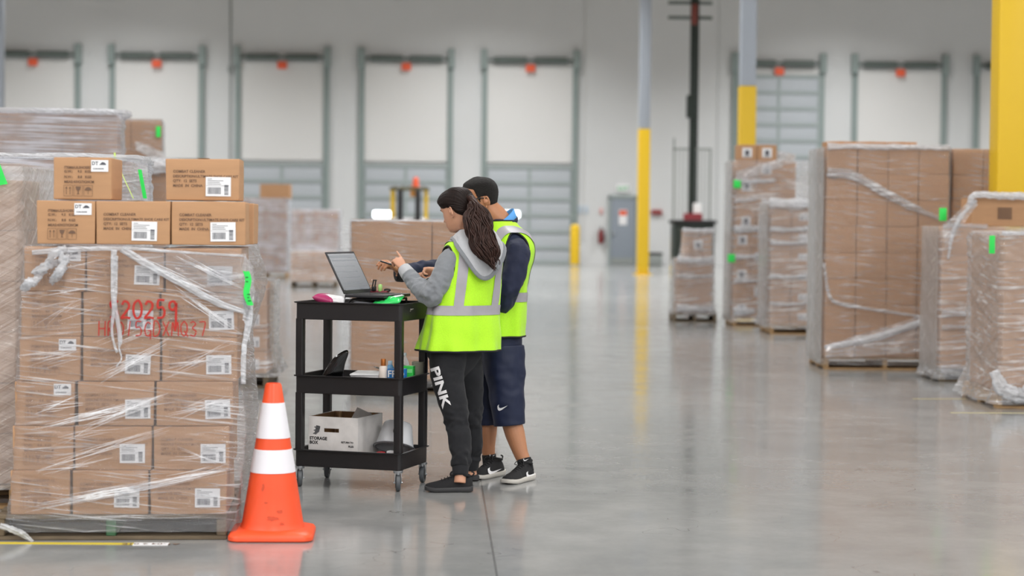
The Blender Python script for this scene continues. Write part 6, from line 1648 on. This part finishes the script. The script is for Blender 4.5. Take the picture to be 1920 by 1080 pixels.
for a, b in (((766, 515, -.035), (756.5, 502.5, -.006)), ((840, 516, .132), (831, 511.5, .12))):
    p, q_ = J(*a), J(*b); c = MB(); c.tube(smooth_path([(p, .040), (p.lerp(q_, .15), .041), (p.lerp(q_, .8), .037), (q_, .034), (q_ - (q_ - p) * 0.04, .028)], 16), 28, disp=lambda s, f: 0.0008 * math.sin(28 * f)); c.build('cuff', M['hood'], hd_, smooth=180, offset=B.off)
vw, vpt = vest(B, zy(656), zy(436), (0.0, zy(509), 0.079, 0.138), [(0.112, 0.112, False), (0.112, 0.112, True)], zy(580), 0.010)
# hood lying on the back
g = MB(); rows = []; edge = []
zn_ = zy(441)
for i in range(61):
    ph = rad(75) - rad(330) * i / 60; et = min(1.0, i / 12, (60 - i) / 12)
    bk = max(0.0, -math.sin(ph)); sdw = 1 - bk
    zo = zn_ - 0.020 - 0.025 * bk - 0.185 * bk ** 4.5
    dirv = B.L * math.cos(ph) + B.F * math.sin(ph)
    cN = V(sinterp(B.sz, B.sx, zn_), sinterp(B.sz, B.sy, zn_), zn_)
    pin = cN + dirv * 0.060 + ZU * (0.030 + 0.008 * bk); po = vpt(ph, max(zo, zy(560)), 0.010 + 0.020 * bk ** 2); po = pin.lerp(po, 0.45 + 0.55 * et)
    row = []
    for k in range(25):
        v = k / 24
        if v < 0.8:
            t = v / 0.8
            p = pin.lerp(po, t) + (dirv * (0.004 + 0.044 * bk ** 3) + ZU * (0.016 + 0.026 * bk ** 2)) * (0.4 + 0.6 * et) * math.sin(PI * t ** 0.8) * (1 - 0.35 * t)
            p += dirv * 0.006 * noise.noise(V(i * 0.13, t * 3, 2)) + ZU * 0.004 * math.sin(6 * t + i * 0.3) * bk
        else:
            t = (v - 0.8) / 0.2; p = po - dirv * (0.020 * t) - ZU * 0.004 * math.sin(PI * t) + ZU * 0.02 * t
        row.append(p)
    edge.append(po); rows.append(row)
g.rings(rows, closed=False); ho = g.build('hood', M['hood'], hd_, smooth=180, offset=B.off); ho['label'] = 'light grey hood hanging on the back'
ho.modifiers.new('solidify', 'SOLIDIFY').thickness = 0.006
g = MB(); g.tube([(p, 0.012) for p in edge], 12, flat=0.5, up=ZU); g.build('hood_hem', M['hoodie'], ho, smooth=180, offset=B.off)
# sweatpants
g = MB()
rows = [(858, 606, .165, .125), (855, 640, .172, .138), (852, 668, .155, .12), (852, 690, .115, .09), (854, 708, .05, .04)]
g.rings([[J(px, py) + B.L * (a * math.cos(2 * PI * i / 36)) + B.F * (b * math.sin(2 * PI * i / 36)) for i in range(36)] for px, py, a, b in rows])
fl = [(0.62, 0.12, 1.5), (0.93, 0.08, 1.7), (0.25, 0.12, 0.5)]
lp = [(J(842, 655, -.07), .105), (J(838, 700, -.085), .094), (J(848, 750, -.11), .079), (J(857, 795, -.13), .064), (J(862, 830, -.165), .061), (J(864, 858, -.19), .056), (J(863.5, 876, -.206), .050)]
rp = [(J(866, 655, .07), .105), (J(876, 700, .09), .09), (J(882, 750, .12), .07), (J(884, 795, .14), .058), (J(887, 830, .165), .054), (J(886, 852, .18), .049), (J(884, 862, .185), .047)]
limb(g, lp, 70, 34, amp=0.010, freq=14, seed=4, foldat=fl); limb(g, rp, 70, 34, amp=0.010, freq=14, seed=5, foldat=fl)
pants = remeshed(g, 'sweatpants', M['sweat'], W, B.off, 0.0048, 8, 0.5)
for a, b in (((863.5, 872, -.203), (863, 893, -.225)), ((884, 861, .185), (883, 880, .198))):
    p, q_ = J(*a), J(*b); c = MB(); c.tube(smooth_path([(p, .046), (p.lerp(q_, .15), .0455), (p.lerp(q_, .9), .041), (q_, .036)], 14), 32, disp=lambda s, f: 0.0007 * math.sin(32 * f)); c.build('ankle_cuff', M['sweat'], pants, smooth=180, offset=B.off)
tm = text_mesh('PINK', 1.0, 0.035)
def txt_fn(x, y):
    ax_, ay = 27.0 / 93, 89.0 / 93; L_ = 93 / 2.62
    return (808 + ax_ * x * L_ + 0.95 * (y - 0.0) * 22, 690 + ay * x * L_ - 0.30 * y * 22)
rl = decal('printed_letter', [text_mesh('R', 1.0, 0.01)], lambda x, y: (925 + 9 * x, 493 - 14 * y), vw, B.off, M['trim'], vw, 0.004, 0.1); rl['label'] = 'small black letter'
pr = decal('printed_lettering', [tm], txt_fn, pants, B.off, M['mark'], pants, 0.003, 0.06); pr['label'] = 'white block letters down the thigh'
toe, heel = G(797, 921.5), G(886, 922)
s1 = shoe(W, B.off, heel, toe, 'shoe', 'black running shoe', M['shoe'], M['sole_b'])
h2 = J(889, 880, .2); h2.z = 0; fdir = (-RX * 0.42 + FH * 0.9).normalized()
s2 = shoe(W, B.off, h2, h2 + fdir * 0.25, 'shoe', 'black running shoe', M['shoe'], M['sole_b'])

# ================================================================= the man behind her
m0_ = P(945, 890, 11.27); m0_.z = 0
Mn = empty('person', m0_); tag(Mn, 'person with short black hair and glasses in navy jacket, yellow vest and shorts', 'person')
B = Body(11.27, -20, Mn); J = B.J
zy = lambda y: J(940, y).z
B.secs([(926, 634, .232, .162), (926, 626, .231, .162), (929, 590, .226, .162), (931, 555, .222, .158), (935, 520, .22, .153), (945, 485, .217, .152), (950, 458, .20, .140), (949, 438, .165, .115), (942, 424, .11, .09), (938, 412, .08, .08), (937, 406, .075, .077)])
hdm = Head(J(900, 373), (-RX * math.cos(rad(-8)) + FH * math.sin(rad(-8))).normalized(), 13, 1.03)
g = MB(); hdm.add(g)
g.tube(smooth_path([(J(944, 440), .068), (J(938, 415), .062), (J(924, 398), .059), (J(908, 384), .058), (J(902, 374), .055)], 22), 26)
rows = [(930, 672, .10, .07), (931, 645, .13, .09), (933, 590, .165, .115), (940, 520, .185, .12), (946, 475, .175, .11), (945, 448, .13, .085), (942, 428, .065, .065)]
g.rings([[J(px, py) + B.L * (a * math.cos(2 * PI * i / 32)) + B.F * (b * math.sin(2 * PI * i / 32)) for i in range(32)] for px, py, a, b in rows])
armL = [(J(967, 476, -.17), .050), (J(962, 515, -.22), .046), (J(942, 563, -.20), .042), (J(908, 552, -.06), .038), (J(874, 540, .03), .030)]
armR = [(J(922, 466, .17), .055), (J(880, 488, .2), .048), (J(838, 508, .21), .042), (J(795, 508, .14), .040), (J(752, 511, .06), .031), (J(745, 509, .05), .03)]
limb(g, armL, 30); limb(g, armR, 30)
wr_ = J(747, 508, .055)
dm = (J(723, 489, -.005) - wr_).normalized()
tip = hand(g, wr_, dm, (-ZU * 0.75 + FH * 0.1 - RX * 0.4), -1, (0.5, 0.62, 0.66, 0.6), 0.98, thumb=(0.85, 0.3, 0.6))
hand(g, J(872, 539, .034), (-RX * 0.9 + FH * 0.5), (-ZU), -1, (0.3, 0.35, 0.4, 0.45), 1.0)
legL = [(J(942, 665, -.07), .075), (J(947, 720, -.09), .075), (J(958, 785, -.10), .058), (J(966, 815, -.11), .056), (J(976, 848, -.13), .042), (J(983, 866, -.14), .037), (J(986, 880, -.145), .042)]
legR = [(J(918, 665, .08), .075), (J(916, 720, .09), .075), (J(915, 785, .085), .056), (J(914, 812, .085), .054), (J(915, 840, .085), .040), (J(917, 856, .085), .036), (J(919, 872, .085), .042)]
limb(g, legL, 36); limb(g, legR, 36)
bodym = remeshed(g, 'body', M['skin_m'], Mn, B.off, 0.0036, 5, 0.5)
hdm.features(Mn, B.off, M['hair_m'])
hl = lambda y, x: interp([-.11, -.085, -.05, -.03, -.02, .005, .012, .03, .05, .075, .1], [-.07, -.068, -.05, -.03, .012, .014, -.016, .058, .068, .078, .084], y)
hm = hdm.cap(hl, 0.007, amp=0.0016, freq=260); hairm = hm.build('hair', M['hair_m'], Mn, smooth=180, offset=B.off)
# glasses
g = MB()
for sd in (1, -1):
    g.tube([(hdm.w(V(sd * 0.033 + 0.025 * math.cos(t), 0.099 - 0.004 * abs(math.cos(t)), 0.004 + 0.017 * math.sin(t)) * 1.03), 0.0019) for t in [2 * PI * i / 24 for i in range(25)]], 6, cap=False)
    g.tube(smooth_path([(hdm.w(V(sd * 0.058, 0.094, 0.010) * 1.03), 0.0022), (hdm.w(V(sd * 0.0735, 0.05, 0.008) * 1.03), 0.0022), (hdm.w(V(sd * 0.0805, -0.005, 0.004) * 1.03), 0.0022), (hdm.w(V(sd * 0.080, -0.03, -0.008) * 1.03), 0.0022)], 16), 6, flat=1.6)
g.tube([(hdm.w(V(-0.009, 0.101, 0.006) * 1.03), 0.0018), (hdm.w(V(0.009, 0.101, 0.006) * 1.03), 0.0018)], 6)
g.build('glasses', M['black'], Mn, smooth=180, offset=B.off)
# jacket
g = MB()
zs = [zy(648) + (zy(410) - zy(648)) * j / 44 for j in range(45)]
g.rings([[B.surf(2 * PI * i / 48, z, -0.018) for i in range(48)] for z in zs])
fl = [(0.5, 0.2, 1.3), (0.1, 0.15, 0.9), (0.85, 0.15, 1.2)]
limb(g, [(J(957, 462, -.11), .070), (J(970, 474, -.18), .069), (J(967, 500, -.215), .066), (J(957, 532, -.232), .066), (J(942, 565, -.20), .062), (J(908, 552, -.06), .054), (J(880, 542, .02), .045)], 60, 32, amp=0.010, freq=13, seed=7, foldat=fl)
limb(g, [(J(926, 455, .14), .082), (J(905, 476, .18), .074), (J(875, 489, .2), .068), (J(840, 507, .21), .064), (J(815, 505, .18), .057), (J(785, 507, .12), .052), (J(760, 511.5, .07), .049), (J(751, 512, .06), .049)], 60, 32, amp=0.010, freq=14, seed=8, foldat=fl)
jk = remeshed(g, 'jacket', M['navy'], Mn, B.off, 0.0048, 3, 0.4)
p, q_ = J(754, 512, .063), J(743, 512, .048); c = MB(); c.tube(smooth_path([(p, .050), (p.lerp(q_, .2), .0515), (p.lerp(q_, .8), .050), (q_, .047), (q_ - (q_ - p) * 0.1, .036)], 14), 30); c.build('cuff', M['trim'], jk, smooth=180, offset=B.off)
g = MB(); ring = []
cN = J(940, 421)
def collar(prof, tilt):
    return [[cN + B.L * (r * math.cos(2 * PI * i / 40)) + B.F * ((r + .003) * math.sin(2 * PI * i / 40)) + ZU * (dz - tilt * math.sin(2 * PI * i / 40)) for i in range(40)] for r, dz in prof]
g.rings(collar(((.086, -.045), (.092, -.022), (.090, -.006), (.084, -.002), (.080, -.012), (.080, -.04)), 0.052), False, False); g.build('jacket_collar', M['navy'], jk, smooth=180, offset=B.off)
g = MB(); g.rings(collar(((.066, -.02), (.0645, .028), (.064, .036), (.068, .035), (.078, .010), (.086, -.008), (.083, -.012)), 0.056), False, False); g.build('polo_collar', M['polo'], Mn, smooth=180, offset=B.off)
vm, vpt = vest(B, zy(628), zy(414), (0.004, zy(482), 0.074, 0.140), [(0.130, 0.095, False), (0.130, 0.095, True)], zy(555), 0.007)
# shorts
g = MB()
rows = [(931, 618, .182, .142), (931, 650, .178, .138), (932, 684, .12, .095), (934, 704, .05, .04)]
g.rings([[J(px, py) + B.L * (a * math.cos(2 * PI * i / 36)) + B.F * (b * math.sin(2 * PI * i / 36)) for i in range(36)] for px, py, a, b in rows])
fl = [(0.5, 0.5, 0.9)]
limb(g, [(J(943, 650, -.085), .122), (J(947, 700, -.095), .112), (J(951, 750, -.1), .098), (J(955, 797, -.1), .090)], 60, 40, amp=0.008, freq=5, seed=9, foldat=fl)
limb(g, [(J(917, 650, .085), .120), (J(917, 700, .09), .106), (J(918, 750, .09), .092), (J(920, 796, .09), .086)], 60, 40, amp=0.008, freq=5, seed=10, foldat=fl)
sh = remeshed(g, 'shorts', M['shorts'], Mn, B.off, 0.0048, 8, 0.5)
decal('logo', [SWOOSH], swoosh_fn(933, 770, 19, 12), sh, B.off, M['mark'], sh, 0.003, 0.05)['label'] = 'small white tick logo'
tL, hL = G(947, 909), G(1007, 896)
d_ = (tL - hL).normalized(); hL = tL - d_ * 0.285
sl_ = shoe(Mn, B.off, hL, tL, 'shoe', 'black sports shoe with white sole', M['shoe'], M['sole_w'], tall=1.05)
tR, hR = G(886, 900), G(944, 890); d_ = (tR - hR).normalized(); hR = tR - d_ * 0.28
sr_ = shoe(Mn, B.off, hR, tR, 'shoe', 'black sports shoe with white sole', M['shoe'], M['sole_w'], tall=1.05)
decal('logo', [SWOOSH], swoosh_fn(986, 895.5, 21, 12), sl_, B.off, M['mark'], sl_, 0.003, 0.05)['label'] = 'white tick logo'
decal('logo', [SWOOSH], swoosh_fn(914, 889.5, 26, 13), sr_, B.off, M['mark'], sr_, 0.003, 0.05)['label'] = 'white tick logo'
for pts in ([(J(982, 860, -.138), .041), (J(985, 872, -.143), .042), (J(987, 884, -.146), .043)], [(J(916.5, 852, .085), .040), (J(918, 864, .085), .041), (J(920, 878, .085), .042)]):
    c = MB(); c.tube(smooth_path(pts, 10), 24, disp=lambda s, f: 0.0006 * math.sin(24 * f)); so = c.build('sock', M['sock'], Mn, smooth=180, offset=B.off)
    x, y = (984, 865) if pts[0][0].x > J(950, 860).x else (921, 857)
    decal('logo', [SWOOSH], swoosh_fn(x - 3, y, 10, 5.5), so, B.off, M['mark'], so, 0.002, 0.05)

# pen in the man's hand, paper under the woman's far hand
a, b = P(708.5, 488, 11.235), P(741, 498.5, 11.235)
pe = empty('pen', (a + b) / 2); tag(pe, 'slim black pen with a bright tip held above the laptop', 'pen')
o_ = -(a + b) / 2; d = (b - a).normalized()
MB().tube([(a + d * 0.014, 0.0035), (a + d * 0.02, 0.0048), (b, 0.0048)], 12).build('barrel', M['black'], pe, offset=o_)
MB().tube([(a, 0.0008), (a + d * 0.006, 0.0022), (a + d * 0.014, 0.0036)], 12).build('tip', M['steel'], pe, offset=o_)
MB().tube([(b - d * 0.035 + ZU * 0.0062, 0.0012), (b - d * 0.002 + ZU * 0.0062, 0.0012)], 8).build('clip', M['steel'], pe, offset=o_)
pc = P(801, 520, 10.95); pa = empty('note_paper', pc); tag(pa, 'white folded paper held under the pointing hand', 'paper')
Rp = Matrix((tuple(-RX), tuple(FH), tuple(ZU))).transposed()
g = MB(); rows = []
for i in range(13):
    rows.append([Rp @ V((i / 12 - 0.5) * 0.12, (k / 8 - 0.5) * 0.10, 0.008 * math.sin(i * 0.5) - 0.02 * (k / 8) ** 2 - 0.012 * (i / 12)) for k in range(9)])
g.rings(rows, closed=False); po_ = g.build('sheet', M['white'], pa, smooth=180); po_.modifiers.new('solidify', 'SOLIDIFY').thickness = 0.002
MB().box(Rp @ V(0, 0, -0.012), (0.09, 0.075, 0.004), rot=Rp, bevel=0.001).build('folded_sheet', M['white'], pa)
